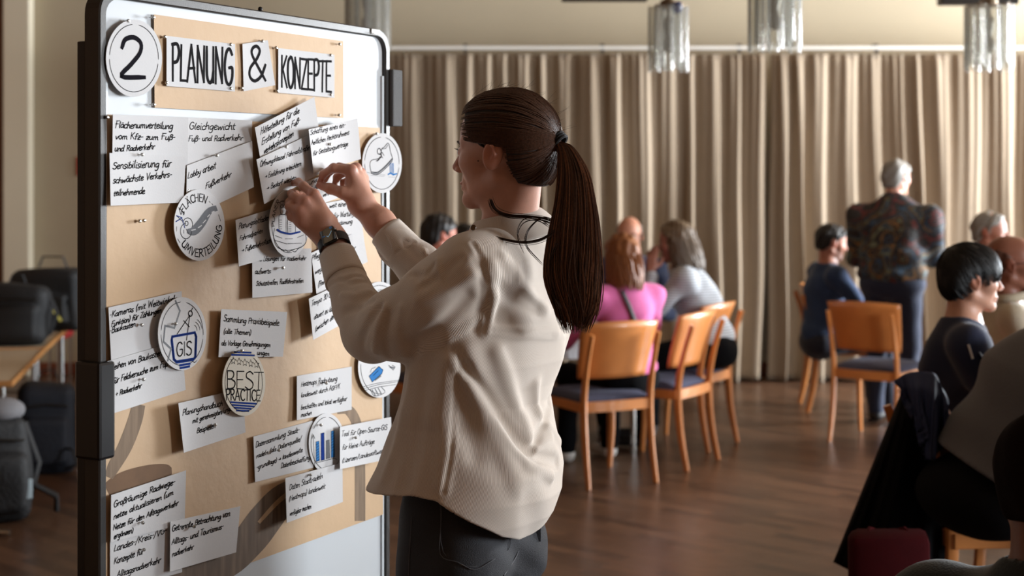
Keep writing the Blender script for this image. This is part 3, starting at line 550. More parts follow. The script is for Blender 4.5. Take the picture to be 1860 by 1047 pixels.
# round discs with drawings
WARM = paper_mat('disc_cream', (192, 184, 168), 0.03)
sh, o, c = disc(362, 409, 46, 65, 'round white disc reading FLÄCHENUMVERTEILUNG with a grey winding road', 0.016, (0.010, 0), rim=False)
ink(sh, arc_lay('FLÄCHEN', 361, 409, 30, 43, 152, 64, 14), 0.0021, o, c, 'lettering', INKM)
ink(sh, arc_lay('UMVERTEILUNG', 362, 409, 41, 58, 216, 360, 14, True), 0.0024, o, c, 'lettering')
strip(sh, [(340, 420), (352, 420), (366, 405), (380, 384), (394, 378)], [4, 8, 8, 6, 5], o, c, GREYM, 'road')
ink(sh, [[(348, 418.5), (355, 417)], [(360, 414), (366, 410)], [(369, 405), (374, 400)], [(377, 394), (381, 390)], [(385, 386), (389, 384)]], 0.0028, o, c, 'lane_marks', CARD, 0.0009)
ell = lambda x, y, a, b, n=20, k0=0, k1=1: [(x+a*math.cos(2*PI*(k0+(k1-k0)*i/n)), y-b*math.sin(2*PI*(k0+(k1-k0)*i/n))) for i in range(n+1)]
ink(sh, [ell(341, 408, 9, 12, 20, 0.45, -0.05), ell(338, 420, 10, 14, 20, 0.25, 1.0), ell(339, 406, 3, 4), [(321, 392), (331, 402)], [(320, 402), (331, 396)], [(325, 377), (329, 390), (331, 383), (334, 391), (335, 384)], [(338, 416), (343, 425)], [(334, 418), (334, 424)], [(321, 412), (321, 420)], [(323, 434), (327, 441)], [(380, 366), (382, 368)], [(385, 370), (387, 373)], [(397, 390), (401, 402)]], 0.0012, o, c, 'drawing')
ink(sh, [[(321, 392), (331, 396), (320, 403)], [(331, 398), (336, 414)]], 0.0020, o, c, 'blue_drawing', BLUE, 0.0008)

sh, o, c = disc(331, 606.6, 44, 66.5, 'round white disc with a blue monitor reading GIS, compass and folding rule', 0.018, (0.012, 0))
ink(sh, [[(319, 547), (327, 565), (317, 596), (300, 592), (297, 621), (311, 634), (305, 655)]], 0.0048, o, c, 'folding_rule', mat('rule_grey', (84, 86, 90), 0.6))
ink(sh, [[(322, 607), (345, 573), (339, 618)], [(334, 583), (344, 594)], ell(346, 570, 3.5, 5), [(348, 564), (350, 560)]], 0.0022, o, c, 'compass_drawing')
MON = [(313, 612), (354, 604.5), (356.5, 612), (355, 648), (352, 653), (321, 658), (316, 653), (312, 618)]
ink(sh, [MON+[MON[0]]], 0.0062, o, c, 'monitor_outline', BLUE, 0.0006)
ink(sh, [MON+[MON[0]]], 0.0010, o, c, 'outline', INK, 0.0009)
ink(sh, [[(327, 664), (345, 661)], [(328, 669), (344, 666)]], 0.0055, o, c, 'monitor_stand', BLUE, 0.0006)
ink(sh, lay('GIS', 320, 648, 349, 645, 14, 0.0, 0), 0.0022, o, c, 'lettering', INK, 0.0009)
for s_ in (ell(352, 600, 6, 9, 8, 0.22, -0.02), ell(352, 600, 11, 15, 8, 0.2, 0.0), ell(352, 600, 15, 21, 8, 0.18, 0.02), [(349, 656), (354, 659), (358, 655)]): ink(sh, [s_], 0.0010, o, c, 'signal_arc')

sh, o, c = disc(443, 695.6, 39, 60.5, 'round cream disc reading BEST PRACTICE with blue stripes and five stars', 0.018, (0.010, 0), m=WARM, gaps=((60, 120), (240, 300)))
ink(sh, lay('BEST', 410, 706, 478, 709, 18, 0.0, 0), 0.0026, o, c, 'lettering')
ink(sh, lay('PRACTICE', 410, 727, 473, 729, 11, 0.0, 0), 0.0028, o, c, 'lettering')
def star(x, y, r): return [(x+(r if k % 2 == 0 else r*0.45)*0.72*math.sin(PI*k/5), y-(r if k % 2 == 0 else r*0.45)*math.cos(PI*k/5)) for k in range(11)]
ink(sh, [star(424+k*10.5, 655.5+k*1.7, 7) for k in range(5)], 0.0010, o, c, 'stars')
for s_ in ([(421, 645), (462, 646)], [(426, 640), (456, 641)], [(419, 731), (466, 734)], [(422, 736), (462, 739)], [(426, 741), (456, 743)], [(430, 746), (452, 747)]): ink(sh, [s_], 0.0046, o, c, 'blue_stripe', BLUE, 0.0004)

sh, o, c = disc(694, 296.5, 36, 54.5, 'round white disc with a drawn lace-up shoe dripping blue, hanging over the right frame', 0.016, (-0.01, 0))
S = lambda *p: [(640+x/8.05, 230+y/8.05) for x, y in p]
ink(sh, [S((275, 660), (262, 590), (262, 530), (290, 490), (340, 480)), S((340, 480), (385, 465), (425, 420), (430, 330), (470, 300), (515, 245), (540, 265), (560, 370), (590, 460), (590, 490)), S((275, 660), (370, 665), (470, 590), (590, 460)), S((275, 660), (290, 690), (375, 700), (500, 600), (590, 500)), S((430, 330), (490, 320), (525, 265))], 0.0013, o, c, 'shoe_drawing')
ink(sh, [S((285, 678), (372, 683), (480, 595), (585, 482))], 0.0030, o, c, 'shoe_sole', GREYM, 0.0003)
ink(sh, [S((350, 505), (385, 480)), S((365, 510), (405, 470)), S((385, 480), (435, 440)), S((405, 455), (430, 415)), S((410, 410), (375, 395), (370, 340), (400, 320), (425, 370), (410, 400)), S((400, 400), (440, 380), (465, 425)), S((410, 400), (445, 460))], 0.0017, o, c, 'shoe_laces')
for x in (550, 568, 586, 600): ink(sh, [S((x, 540), (x+4, 680))], 0.0024, o, c, 'blue_drip', BLUEL, 0.0003)
ink(sh, [S((525, 700), (560, 680), (600, 705), (650, 690))], 0.0040, o, c, 'blue_splash', BLUEL, 0.0003)
ink(sh, [S((215, 668), (290, 690), (480, 710)), S((270, 715), (470, 728)), S((530, 738), (640, 742))], 0.0008, o, c, 'ground_lines', GREYM)

sh, o, c = disc(690, 563, 38, 51, 'round white disc reading RVEP peeking out above the bent elbow', 0.012, gaps=((30, 60), (176, 181)))
ink(sh, lay('RVEP', 667, 545, 708, 543, 9.5, 0.0, 0), 0.0016, o, c, 'lettering')
ink(sh, lay('landesw', 686, 552, 707, 551, 3, 0, 0.3), 0.0011, o, c, 'handwriting')
ink(sh, [[(690, 556), (707, 554)], [(688, 561), (709, 559)]], 0.006, o, c, 'blue_band', BLUEL, 0.0003)
sh, o, c = disc(689, 667, 38.5, 56, 'round white disc with a drawn blue car on a street, below the bent elbow', 0.012, gaps=((-80, 75), (100, 170)))
Q = lambda *p: [(640+x/4.55, 500+y/4.55) for x, y in p]
fillpoly(sh, Q((140, 835), (220, 755), (255, 785), (245, 815), (165, 885)), o, c, BLUEL, 'car_body')
ink(sh, [Q((140, 835), (220, 755), (255, 785), (245, 815), (165, 885), (140, 835)), Q((150, 805), (160, 775), (195, 760)), Q((175, 830), (215, 790)), Q((300, 745), (340, 785), (355, 760), (330, 745))], 0.0012, o, c, 'car_outline', INK, 0.0008)
ink(sh, [Q((190, 868), (235, 835)), Q((312, 760), (345, 768))], 0.0045, o, c, 'car_shadow', GREYM, 0.0003)
ink(sh, [Q((85, 925), (200, 895), (380, 870)), Q((95, 940), (220, 905), (375, 882)), Q((105, 955), (220, 925), (360, 905)), Q((150, 945), (185, 1000), (270, 970), (240, 925))], 0.0011, o, c, 'street_lines')
ink(sh, [Q((165, 950), (190, 995)), Q((190, 942), (215, 988)), Q((215, 935), (240, 980))], 0.0030, o, c, 'crossing_stripes', GREYM, 0.0006)

# the disc the woman is pinning up
sh, o, c = disc(525.5, 406.5, 36.5, 61, 'round white disc reading PLANER held under the left fingertips, with an egg cup drawing', 0.026, (0.012, 0.0), gaps=((60, 140), (150, 260), (-80, 50)))
ink(sh, arc_lay('PLANER', 525.5, 406.5, 27, 50, 187, 130, 9), 0.0016, o, c, 'lettering')
ink(sh, [[(509, 370), (510, 366), (518, 366), (520, 370), (519, 388), (510, 388), (509, 370)], [(507, 420), (507, 393), (513, 390), (519, 393), (520, 422)], [(523, 424), (523, 397), (530, 396), (536, 400), (537, 423)], ell(512, 375, 2, 3), ell(517, 375, 2, 3), [(499, 415), (497, 430), (503, 448), (520, 455), (545, 450), (556, 440), (555, 424)]]+[[(508, 400+k*4), (512, 400+k*4)] for k in range(5)]+[[(525, 404+k*4), (529, 404+k*4)] for k in range(5)]+[[(500, 428), (512, 433)], [(518, 434), (532, 434)], [(540, 432), (552, 427)], [(500, 437), (520, 443), (548, 442)], [(508, 450), (514, 456), (519, 454), (524, 458), (530, 455), (536, 458), (542, 452), (548, 449)], [(521, 372), (523, 425)]], 0.0012, o, c, 'drawing')
strip(sh, [(503, 417), (512, 422), (528, 425), (546, 421)], [1.8, 1.8, 1.8, 1.5], o, c, BLUE, 'blue_drawing', 0.0009)

# steel pins
PINM = mat('pin_steel', (176, 172, 166), 0.25, 0.9)
pin_src = MB().lathe([(0, 0), (0.0007, 0.002), (0.0007, 0.008), (0.0022, 0.0085), (0.0033, 0.0105), (0.0034, 0.013), (0.0022, 0.015), (0, 0.0155)], 10)
Rp = BN.to_track_quat('Z', 'Y').to_matrix().to_4x4(); pme = None
def pin(x, y, where, l=0.004):
    global pme
    a, z = hit(x, y, l+0.012); p = bw(a, z, l-0.006)
    if pme is None:
        o = pin_src.build('push_pin', PINM, None, True); pme = o.data
    else: o = link(bpy.data.objects.new('push_pin', pme))
    o.matrix_world = Matrix.Translation(p) @ Rp; tag(o, 'small steel push pin '+where, 'push pin', 'steel push pins on the pinboard')
for x, y, wv in ((283, 31, 'at the top left corner of the heading kraft strip'), (621, 80, 'at the top right corner of the heading kraft strip'), (284, 190, 'at the bottom left corner of the heading kraft strip'), (620, 209, 'at the bottom right corner of the heading kraft strip'),
    (304, 66.5, 'at the top left corner of the PLANUNG card'), (423.5, 80.5, 'at the top right corner of the PLANUNG card'), (307, 150, 'at the bottom left corner of the PLANUNG card'), (423.5, 160.5, 'at the bottom right corner of the PLANUNG card'),
    (481, 74.5, 'at the top of the ampersand card'), (443.5, 160, 'at the bottom of the ampersand card'), (505.5, 86.5, 'at the top left corner of the KONZEPTE card'), (604.5, 100, 'at the top right corner of the KONZEPTE card'), (507.5, 165, 'at the bottom left corner of the KONZEPTE card'), (605, 172, 'at the bottom right corner of the KONZEPTE card'),
    (237.5, 37.5, 'at the top of the numeral 2 disc'), (199, 213, 'at the top left corner of the large kraft sheet'), (258, 402, 'bare on the kraft sheet, left one of two'), (266, 401, 'bare on the kraft sheet, right one of two'), (345.5, 346.5, 'at the top of the FLÄCHENUMVERTEILUNG disc')):
    pin(x, y, wv)
for x, y, wv, l in ((263, 281, 'between the Flächenumverteilung and Sensibilisierung cards', .01), (398, 282.5, 'between the Gleichgewicht and Lobbyarbeit cards', .01), (524, 267, 'between the Hilfestellung and Öffnungsklausel cards', .02), (604, 262, 'in the middle of the Schaffung card', .024), (518, 487, 'in the middle of the neue Lösungen card', .013),
    (262, 591, 'beside the word Baukasten on the Kameras card', .01), (323, 589, 'on the GIS disc', .02), (265, 690, 'on the Leihen card', .012), (395, 773, 'on the Planungshandbuch card', .014), (597, 697, 'on the Heatmaps card', .01), (511, 819, 'on the Datensammlung card', .01), (587, 773, 'on the bar chart disc', .014), (650, 796, 'on the Open-Source-GIS card', .024), (568, 864, 'on the Daten Stadtradeln card', .018), (264, 951, 'on the Großräumige Radwege card', .011), (357, 958, 'on the Getrennte Betrachtung card', .014), (266, 1000, 'on the Landes-/Kreis- card', .008), (688, 243, 'at the top of the shoe disc', .018), (443, 638, 'at the top of the BEST PRACTICE disc', .02)):
    pin(x, y, wv, l)
# ------------------------------------------------------------------ smooth implicit surfaces, meshed by surface nets
A3 = lambda v: np.array(tuple(v), float)
def smin(a, b, k):
    h = np.clip(0.5+0.5*(b-a)/k, 0, 1); return b*(1-h)+a*h-k*h*(1-h)
class Field:
    MG = 0.09
    def __init__(s): s.p = []; s.post = []
    def _a(s, c, R, fn, k, mode): s.p.append((A3(c), R, fn, k, mode)); return s
    def cone(s, a, b, ra, rb=None, k=0.02, mode=1, flat=None):
        """capsule a-b with radii ra, rb; flat=(axis, factor) squashes it along axis"""
        a, b = A3(a), A3(b); rb = ra if rb is None else rb; ba = b-a; L2 = max(1e-9, ba @ ba)
        if flat is not None: ax = A3(flat[0]); ax = ax/np.linalg.norm(ax); fac = flat[1]
        def fn(P):
            pa = P-a; h = np.clip(pa @ ba/L2, 0, 1); q = pa-h[:, None]*ba
            if flat is not None:
                q = q+(q @ ax)[:, None]*ax*(1/fac-1); return (np.sqrt((q*q).sum(1))-(ra+(rb-ra)*h))*(fac if fac < 1 else 1)
            return np.sqrt((q*q).sum(1))-(ra+(rb-ra)*h)
        return s._a((a+b)/2, np.sqrt(L2)/2+max(ra, rb)*1.4, fn, k, mode)
    def chain(s, pts, rs, k=0.01):
        for i in range(len(pts)-1): s.cone(pts[i], pts[i+1], rs[i], rs[i+1], k)
        return s
    def ell(s, c, r, M=None, k=0.02, mode=1):
        c = A3(c); r = A3(r)
        def fn(P):
            q = P-c
            if M is not None: q = q @ M            # M columns = local axes
            k0 = np.sqrt(((q/r)**2).sum(1)); k1 = np.sqrt(((q/(r*r))**2).sum(1))+1e-9; return k0*(k0-1)/k1
        return s._a(c, r.max(), fn, k, mode)
    def fn(s, c, R, f, k=0.02, mode=1): return s._a(c, R, f, k, mode)
    def __call__(s, P, sub=None):
        d = np.full(len(P), s.MG)
        for c, R, fn, k, mode in (s.p if sub is None else [s.p[i] for i in sub]):
            if sub is not None:
                e = fn(P); d = smin(d, e, k) if mode == 1 else -smin(-d, e, k); continue
            q = P-c; m = np.nonzero((q*q).sum(1) < (R+s.MG)**2)[0]
            if not len(m): continue
            e = fn(P[m])
            d[m] = smin(d[m], e, k) if mode == 1 else -smin(-d[m], e, k)
        for f in s.post: d = f(P, d)
        return d
def eval_blocks(f, P, cen, rad):
    """evaluate f on P (n blocks x m points) with only the primitives near each block"""
    C_ = np.array([q[0] for q in f.p]); R_ = np.array([q[1] for q in f.p]); out = np.empty(P.shape[:2])
    M_ = ((cen[:, None]-C_[None])**2).sum(2) < (R_+f.MG+rad)**2; _, inv = np.unique(np.packbits(M_, axis=1), axis=0, return_inverse=True); inv = inv.ravel()
    order = np.argsort(inv, kind='stable'); cuts = np.flatnonzero(np.diff(inv[order]))+1
    for g_ in np.split(order, cuts): out[g_] = f(P[g_].reshape(-1, 3), np.flatnonzero(M_[g_[0]])).reshape(len(g_), -1)
    return out
def mesh_field(f, lo, hi, h, newton=True, B=8):
    lo = A3(lo); hi = A3(hi); nb = np.ceil((hi-lo)/h/B).astype(int)+1; N = nb*B
    bi = np.stack(np.meshgrid(*[np.arange(n) for n in nb], indexing='ij'), -1).reshape(-1, 3)
    cen = lo+(bi*B+B/2-0.5)*h; dc = f(cen); keep = np.abs(dc) < B*h*1.25
    vol = np.empty((nb[0], nb[1], nb[2], B, B, B), np.float32); vol[...] = np.sign(dc).reshape(nb)[..., None, None, None]
    g = np.stack(np.meshgrid(*[np.arange(B)]*3, indexing='ij'), -1).reshape(-1, 3)
    kb = bi[keep]
    kc = lo+(kb*B+B/2-.5)*h
    for i in range(0, len(kb), 4000):
        q = kb[i:i+4000]; P = lo+(q[:, None, :]*B+g[None])*h
        vol[q[:, 0], q[:, 1], q[:, 2]] = eval_blocks(f, P, kc[i:i+4000], B*h*.87).reshape(-1, B, B, B)
    vol = vol.transpose(0, 3, 1, 4, 2, 5).reshape(N)
    S = vol < 0; c = np.zeros(tuple(N-1), np.uint8)
    for a in (0, 1):
        for b in (0, 1):
            for d in (0, 1): c += S[a:N[0]-1+a, b:N[1]-1+b, d:N[2]-1+d]
    ids = np.argwhere((c > 0) & (c < 8)); D = N-1
    key = (ids[:, 0]*D[1]+ids[:, 1])*D[2]+ids[:, 2]
    acc = np.zeros((len(ids), 3)); cnt = np.zeros(len(ids))
    co = [(a, b, d) for a in (0, 1) for b in (0, 1) for d in (0, 1)]
    val = {q: vol[ids[:, 0]+q[0], ids[:, 1]+q[1], ids[:, 2]+q[2]] for q in co}
    for q in co:
        for ax in range(3):
            if q[ax] == 0:
                r = list(q); r[ax] = 1; a, b = val[q], val[tuple(r)]; m = (a < 0) != (b < 0)
                t = np.where(m, a/np.where(m, a-b, 1), 0); p = np.tile(np.array(q, float), (len(ids), 1)); p[:, ax] += t
                acc[m] += p[m]; cnt[m] += 1
    V = lo+(ids+acc/np.maximum(cnt, 1)[:, None])*h
    Q = []
    for ax in range(3):
        sl0 = [slice(0, n) for n in N]; sl0[ax] = slice(0, N[ax]-1); sl1 = list(sl0); sl1[ax] = slice(1, N[ax])
        A_, B_ = S[tuple(sl0)], S[tuple(sl1)]; e = np.argwhere(A_ != B_); fl = A_[tuple(e.T)]
        u, v = [(1, 2), (2, 0), (0, 1)][ax]
        ok = (e[:, u] > 0) & (e[:, v] > 0) & (e[:, u] < D[u]) & (e[:, v] < D[v]); e = e[ok]; fl = fl[ok]
        cs = []
        for du, dv in ((-1, -1), (0, -1), (0, 0), (-1, 0)):
            q = e.copy(); q[:, u] += du; q[:, v] += dv; cs.append(np.searchsorted(key, (q[:, 0]*D[1]+q[:, 1])*D[2]+q[:, 2]))
        q = np.stack(cs, 1); q[~fl] = q[~fl][:, ::-1]; Q.append(q)
    Q = np.concatenate(Q)
    if newton and len(V):
        for _ in range(1):
            d0 = f(V); e = h*0.3; G_ = np.stack([f(V+np.eye(3)[i]*e)-d0 for i in range(3)], 1)/e
            n2 = np.maximum((G_*G_).sum(1), 0.2); V = V-G_*(np.clip(d0, -h, h)/n2)[:, None]
    return V, Q
def np_mesh(name, V, Q, m, parent=None, smooth=True, attrs=None, delete=None):
    if delete is not None:
        Q = Q[~delete(V[Q].mean(1))]; used = np.unique(Q); mp = np.full(len(V), -1); mp[used] = np.arange(len(used)); V = V[used]; Q = mp[Q]
        if attrs: attrs = {k: v[used] for k, v in attrs.items()}
    me = bpy.data.meshes.new(name); n = Q.shape[1]
    me.vertices.add(len(V)); me.vertices.foreach_set('co', V.astype(np.float32).ravel())
    me.loops.add(Q.size); me.loops.foreach_set('vertex_index', Q.astype(np.int32).ravel())
    me.polygons.add(len(Q)); me.polygons.foreach_set('loop_start', np.arange(0, Q.size, n, dtype=np.int32))
    me.update(calc_edges=True); me.validate()
    if smooth: me.polygons.foreach_set('use_smooth', np.ones(len(me.polygons), bool))
    if attrs:
        for k, v in attrs.items():
            if v.ndim == 1: a = me.attributes.new(k, 'FLOAT', 'POINT'); a.data.foreach_set('value', v.astype(np.float32))
            else:
                a = me.attributes.new(k, 'FLOAT_COLOR', 'POINT'); a.data.foreach_set('color', np.concatenate([v, np.ones((len(v), 1))], 1).astype(np.float32).ravel())
    ms = m if isinstance(m, (list, tuple)) else [m]
    for q in ms: me.materials.append(q)
    o = bpy.data.objects.new(name, me); return link(o, parent)
def raycast(f, x, y, y0=2.0, y1=4.0):
    """first surface point of field f seen at photo pixel (x, y)"""
    Y = y0
    for _ in range(80):
        p = A3(px(x, y, Y)); d = f(p[None])[0]
        if d < 0.0006: return p
        Y += max(0.0005, min(d, 0.08)*0.8)
        if Y > y1: return None
    return None
# ------------------------------------------------------------------ human parts
def frame(yaw, pitch=0.0, roll=0.0):
    """axes forward, left, up for a heading yaw (0 = +x, 90 deg = +y), pitch>0 looks down"""
    F_ = np.array([math.cos(yaw)*math.cos(pitch), math.sin(yaw)*math.cos(pitch), -math.sin(pitch)])
    L_ = np.array([-math.sin(yaw), math.cos(yaw), 0.0]); U_ = np.cross(F_, L_)
    if roll: L_, U_ = L_*math.cos(roll)+U_*math.sin(roll), U_*math.cos(roll)-L_*math.sin(roll)
    return np.stack([F_, L_, U_], 1)          # columns
def head_prims(f, C, M, s=1.0, ears=True, fem=False, fine=False):
    W = lambda x, y, z: C+M @ (np.array([x, y, z])*s); R = lambda *r: np.array(r)*s
    f.ell(W(-.012, 0, .028), R(.094, .074, .086), M, .02); f.ell(W(.030, 0, .030), R(.062, .064, .072), M, .02)
    f.ell(W(.038, 0, -.030), R(.052, .056, .078), M, .02)
    for sd in (-1, 1):
        f.cone(W(-.005, sd*.050, -.055), W(.072, sd*.014, -.098), .017*s, .013*s, .02)
        f.ell(W(.056, sd*.040, -.022), R(.026, .022, .022), M, .02)
        f.cone(W(.078, sd*.010, .020), W(.068, sd*.042, .017), .011*s, .010*s, .012)
    f.cone(W(.074, -.010, -.097), W(.074, .010, -.097), .016*s, .016*s, .015)
    f.ell(W(.078, 0, -.062), R(.016, .026, .024), M, .012)
    f.cone(W(.090, 0, .006), W(.110, 0, -.030), .0065*s, .0095*s, .010)
    for sd in (-1, 1):
        f.ell(W(.100, sd*.010, -.036), R(.0085, .0065, .0065), M, .006)
        f.ell(W(.094, sd*.032, -.001), R(.015, .016, .011), M, .010, mode=-1)
        f.ell(W(.076, sd*.031, -.001), R(.0145, .0155, .0135), M, .004)
    f.ell(W(.092, 0, -.064), R(.0075, .021, .0050), M, .004); f.ell(W(.089, 0, -.0745), R(.0080, .018, .0060), M, .005)
    if ears:
        for sd in (-1, 1):
            ME = M @ frame(sd*-0.42) if False else M
            c = W(-.010, sd*.079, -.008)
            f.ell(c, R(.0200, .0080, .0325), M @ rotz(sd*0.38) @ roty(-0.22), .004)
            f.ell(W(-.007, sd*.0915, -.004), R(.0135, .0085, .0235), M @ rotz(sd*0.38) @ roty(-0.22), .004, mode=-1)
            f.cone(W(.006, sd*.081, -.012), W(.006, sd*.081, -.004), .0038*s, .0034*s, .003)
            if fine: f.chain([W(.000, sd*.083, .012), W(-.012, sd*.085, .008), W(-.016, sd*.086, -.008), W(-.008, sd*.083, -.020)], [.0022*s]*4, .003)
def rotz(a): c, s = math.cos(a), math.sin(a); return np.array([[c, -s, 0], [s, c, 0], [0, 0, 1]])
def roty(a): c, s = math.cos(a), math.sin(a); return np.array([[c, 0, s], [0, 1, 0], [-s, 0, c]])
SKINS = {}
def skin_mat():
    if 'skin' in MATS: return MATS['skin']
    m = bpy.data.materials.new('skin'); m.use_nodes = True; MATS['skin'] = m; nt = m.node_tree; L = nt.links; b = nt.nodes['Principled BSDF']
    a = nt.nodes.new('ShaderNodeAttribute'); a.attribute_name = 'tone'; tc = nt.nodes.new('ShaderNodeTexCoord')
    n = nt.nodes.new('ShaderNodeTexNoise'); n.inputs['Scale'].default_value = 45; n.inputs['Detail'].default_value = 6; L.new(tc.outputs['Object'], n.inputs['Vector'])
    mr = nt.nodes.new('ShaderNodeMapRange'); mr.inputs['To Min'].default_value = 0.86; mr.inputs['To Max'].default_value = 1.12; L.new(n.outputs['Fac'], mr.inputs['Value'])
    mx = nt.nodes.new('ShaderNodeVectorMath'); mx.operation = 'SCALE'; L.new(a.outputs['Color'], mx.inputs[0]); L.new(mr.outputs['Result'], mx.inputs['Scale'])
    L.new(mx.outputs[0], b.inputs['Base Color']); b.inputs['Roughness'].default_value = 0.47; b.inputs['Subsurface Weight'].default_value = 0.12
    b.inputs['Subsurface Radius'].default_value = (0.010, 0.004, 0.002); b.inputs['Subsurface Scale'].default_value = 1.0; b.inputs['Specular IOR Level'].default_value = 0.4
    n2 = nt.nodes.new('ShaderNodeTexNoise'); n2.inputs['Scale'].default_value = 420; L.new(tc.outputs['Object'], n2.inputs['Vector'])
    bp = nt.nodes.new('ShaderNodeBump'); bp.inputs['Strength'].default_value = 0.10; bp.inputs['Distance'].default_value = 0.002; L.new(n2.outputs['Fac'], bp.inputs['Height']); L.new(bp.outputs['Normal'], b.inputs['Normal'])
    return m
def skin_tone(V, C, M, s, base, lips=(150, 78, 70), beard=None):
    """per-vertex skin colour: lips, redder ears / nose / knuckles, optional stubble"""
    t = np.tile(np.array(s2l(base)), (len(V), 1)); q = (V-C) @ M/s
    lip = np.exp(-(((q[:, 0]-.094)/.014)**2+(q[:, 1]/.021)**2+((q[:, 2]+.069)/.0085)**2)**2)
    t = t*(1-lip[:, None]*.75)+np.array(s2l(lips))*lip[:, None]*.75
    red = np.exp(-((np.abs(q[:, 1])-.085)/.012)**2-((q[:, 2]+.008)/.03)**2-((q[:, 0]+.01)/.03)**2)*.5+np.exp(-(((q[:, 0]-.112)/.015)**2+(q[:, 1]/.02)**2+((q[:, 2]+.03)/.02)**2))*.35
    t = t*(1-red[:, None]*np.array([0.0, .35, .35]))
    if beard is not None:
        m = np.clip((-.035-q[:, 2])/.02, 0, 1)*np.clip((q[:, 0]-.0)/.03, 0, 1)*(np.abs(q[:, 2]) < .14)*(1-lip); t = t*(1-m[:, None]*.7)+np.array(s2l(beard))*m[:, None]*.7
    return t
def eyes(C, M, s, par, iris=(70, 60, 46), brow=(50, 34, 24), lash=False):
    W = lambda x, y, z: Vector(C+M @ (np.array([x, y, z])*s)); MM = Matrix(M.tolist()).to_3x3()
    for sd in (-1, 1):
        MB().sphere(W(.0800, sd*.031, -.001), .0122*s, 16, 10).build('eyeball', mat('eye_white', (196, 190, 184), 0.25), par, True)
        MB().sphere(W(.0868, sd*.0315, -.001), (.0062*s, .0058*s, .0058*s), 12, 8, MM).build('iris', mat('iris', iris, 0.2), par, True)
        MB().tube([W(.0935, sd*.014, .0155), W(.0930, sd*.028, .0205), W(.080, sd*.046, .0165)], [.0022*s, .0024*s, .001*s], 6, flat=1).build('eyebrow', mat('brow_%d' % brow[0], brow, 0.8), par, True)
        if lash:
            mb = MB()
            for k in range(9):
                y = sd*(.022+k*.0022); a = W(.0905-abs(k-3)*.0008, y, .0035); b = W(.1005-abs(k-3)*.0010, y*1.03, .0075); mb.tube([a, (a+b)/2-Vector((0, 0, .001)), b], [.0006, .0005, .0002], 4)
            mb.tube([W(.0905, sd*.020, .0040), W(.0915, sd*.030, .0055), W(.086, sd*.042, .003)], .0009, 5)
            mb.build('eyelashes', mat('lash_black', (22, 18, 16), 0.6), par, True)
HAIRM = {}
def hair_mat(name, col, col2, sc_=160):
    if name in MATS: return MATS[name]
    m = bpy.data.materials.new(name); m.use_nodes = True; MATS[name] = m; nt = m.node_tree; L = nt.links; b = nt.nodes['Principled BSDF']
    tc = nt.nodes.new('ShaderNodeTexCoord'); n = nt.nodes.new('ShaderNodeTexNoise'); n.inputs['Scale'].default_value = sc_; n.inputs['Detail'].default_value = 4
    L.new(tc.outputs['Object'], n.inputs['Vector']); mx = nt.nodes.new('ShaderNodeMix'); mx.data_type = 'RGBA'
    mx.inputs[6].default_value = (*s2l(col), 1); mx.inputs[7].default_value = (*s2l(col2), 1); L.new(n.outputs['Fac'], mx.inputs[0]); L.new(mx.outputs[2], b.inputs['Base Color'])
    b.inputs['Roughness'].default_value = 0.5; b.inputs['Specular IOR Level'].default_value = 0.35
    bp = nt.nodes.new('ShaderNodeBump'); bp.inputs['Strength'].default_value = 0.3; bp.inputs['Distance'].default_value = 0.003; L.new(n.outputs['Fac'], bp.inputs['Height']); L.new(bp.outputs['Normal'], b.inputs['Normal'])
    return m
def polysd(x, z, poly):
    """signed distance to a polygon in the head's side view"""
    P = np.stack([x, z], 1); d = np.full(len(x), 1e9); s = np.ones(len(x)); n = len(poly); v = np.array(poly)
    j = n-1
    for i in range(n):
        e = v[j]-v[i]; w_ = P-v[i]; b = w_-e*np.clip((w_ @ e)/(e @ e), 0, 1)[:, None]; d = np.minimum(d, (b*b).sum(1))
        c1 = P[:, 1] >= v[i][1]; c2 = P[:, 1] < v[j][1]; c3 = e[0]*w_[:, 1] > e[1]*w_[:, 0]
        fl = (c1 & c2 & c3) | (~c1 & ~c2 & ~c3); s = np.where(fl, -s, s); j = i
    return s*np.sqrt(d)
HAIRLINE = {'short': [(.10, .16), (.080, .080), (.060, .040), (.026, .030), (.016, -.015), (.004, -.015), (-.004, .028), (-.026, .020), (-.030, -.030), (-.060, -.068), (-.12, -.068), (-.15, .16)],
            'tied': [(.10, .16), (.068, .094), (.060, .060), (.046, .022), (.028, .016), (.013, .004), (.012, .030), (-.018, .034), (-.036, .012), (-.038, -.030), (-.050, -.066), (-.085, -.075), (-.15, -.02), (-.15, .16)],
            'bald': [(-.02, .045), (.006, .020), (.010, -.015), (.000, -.015), (-.004, .024), (-.026, .018), (-.030, -.030), (-.055, -.062), (-.12, -.062), (-.13, .040), (-.06, .062)],
            'fringe': [(.12, .16), (.11, .035), (.070, .030), (.030, .012), (.020, -.020), (.004, -.015), (-.004, .020), (-.026, .012), (-.030, -.040), (-.060, -.078), (-.12, -.078), (-.16, .16)]}
def hair_base(C, M, s, thick):
    f = Field(); R = lambda *r: np.array(r)*s+thick; W = lambda x, y, z: C+M @ (np.array([x, y, z])*s)
    f.ell(W(-.012, 0, .028), R(.094, .074, .086), M, .02); f.ell(W(.030, 0, .030), R(.062, .064, .072), M, .02); f.ell(W(-.045, 0, -.030), R(.050, .056, .050), M, .03); return f
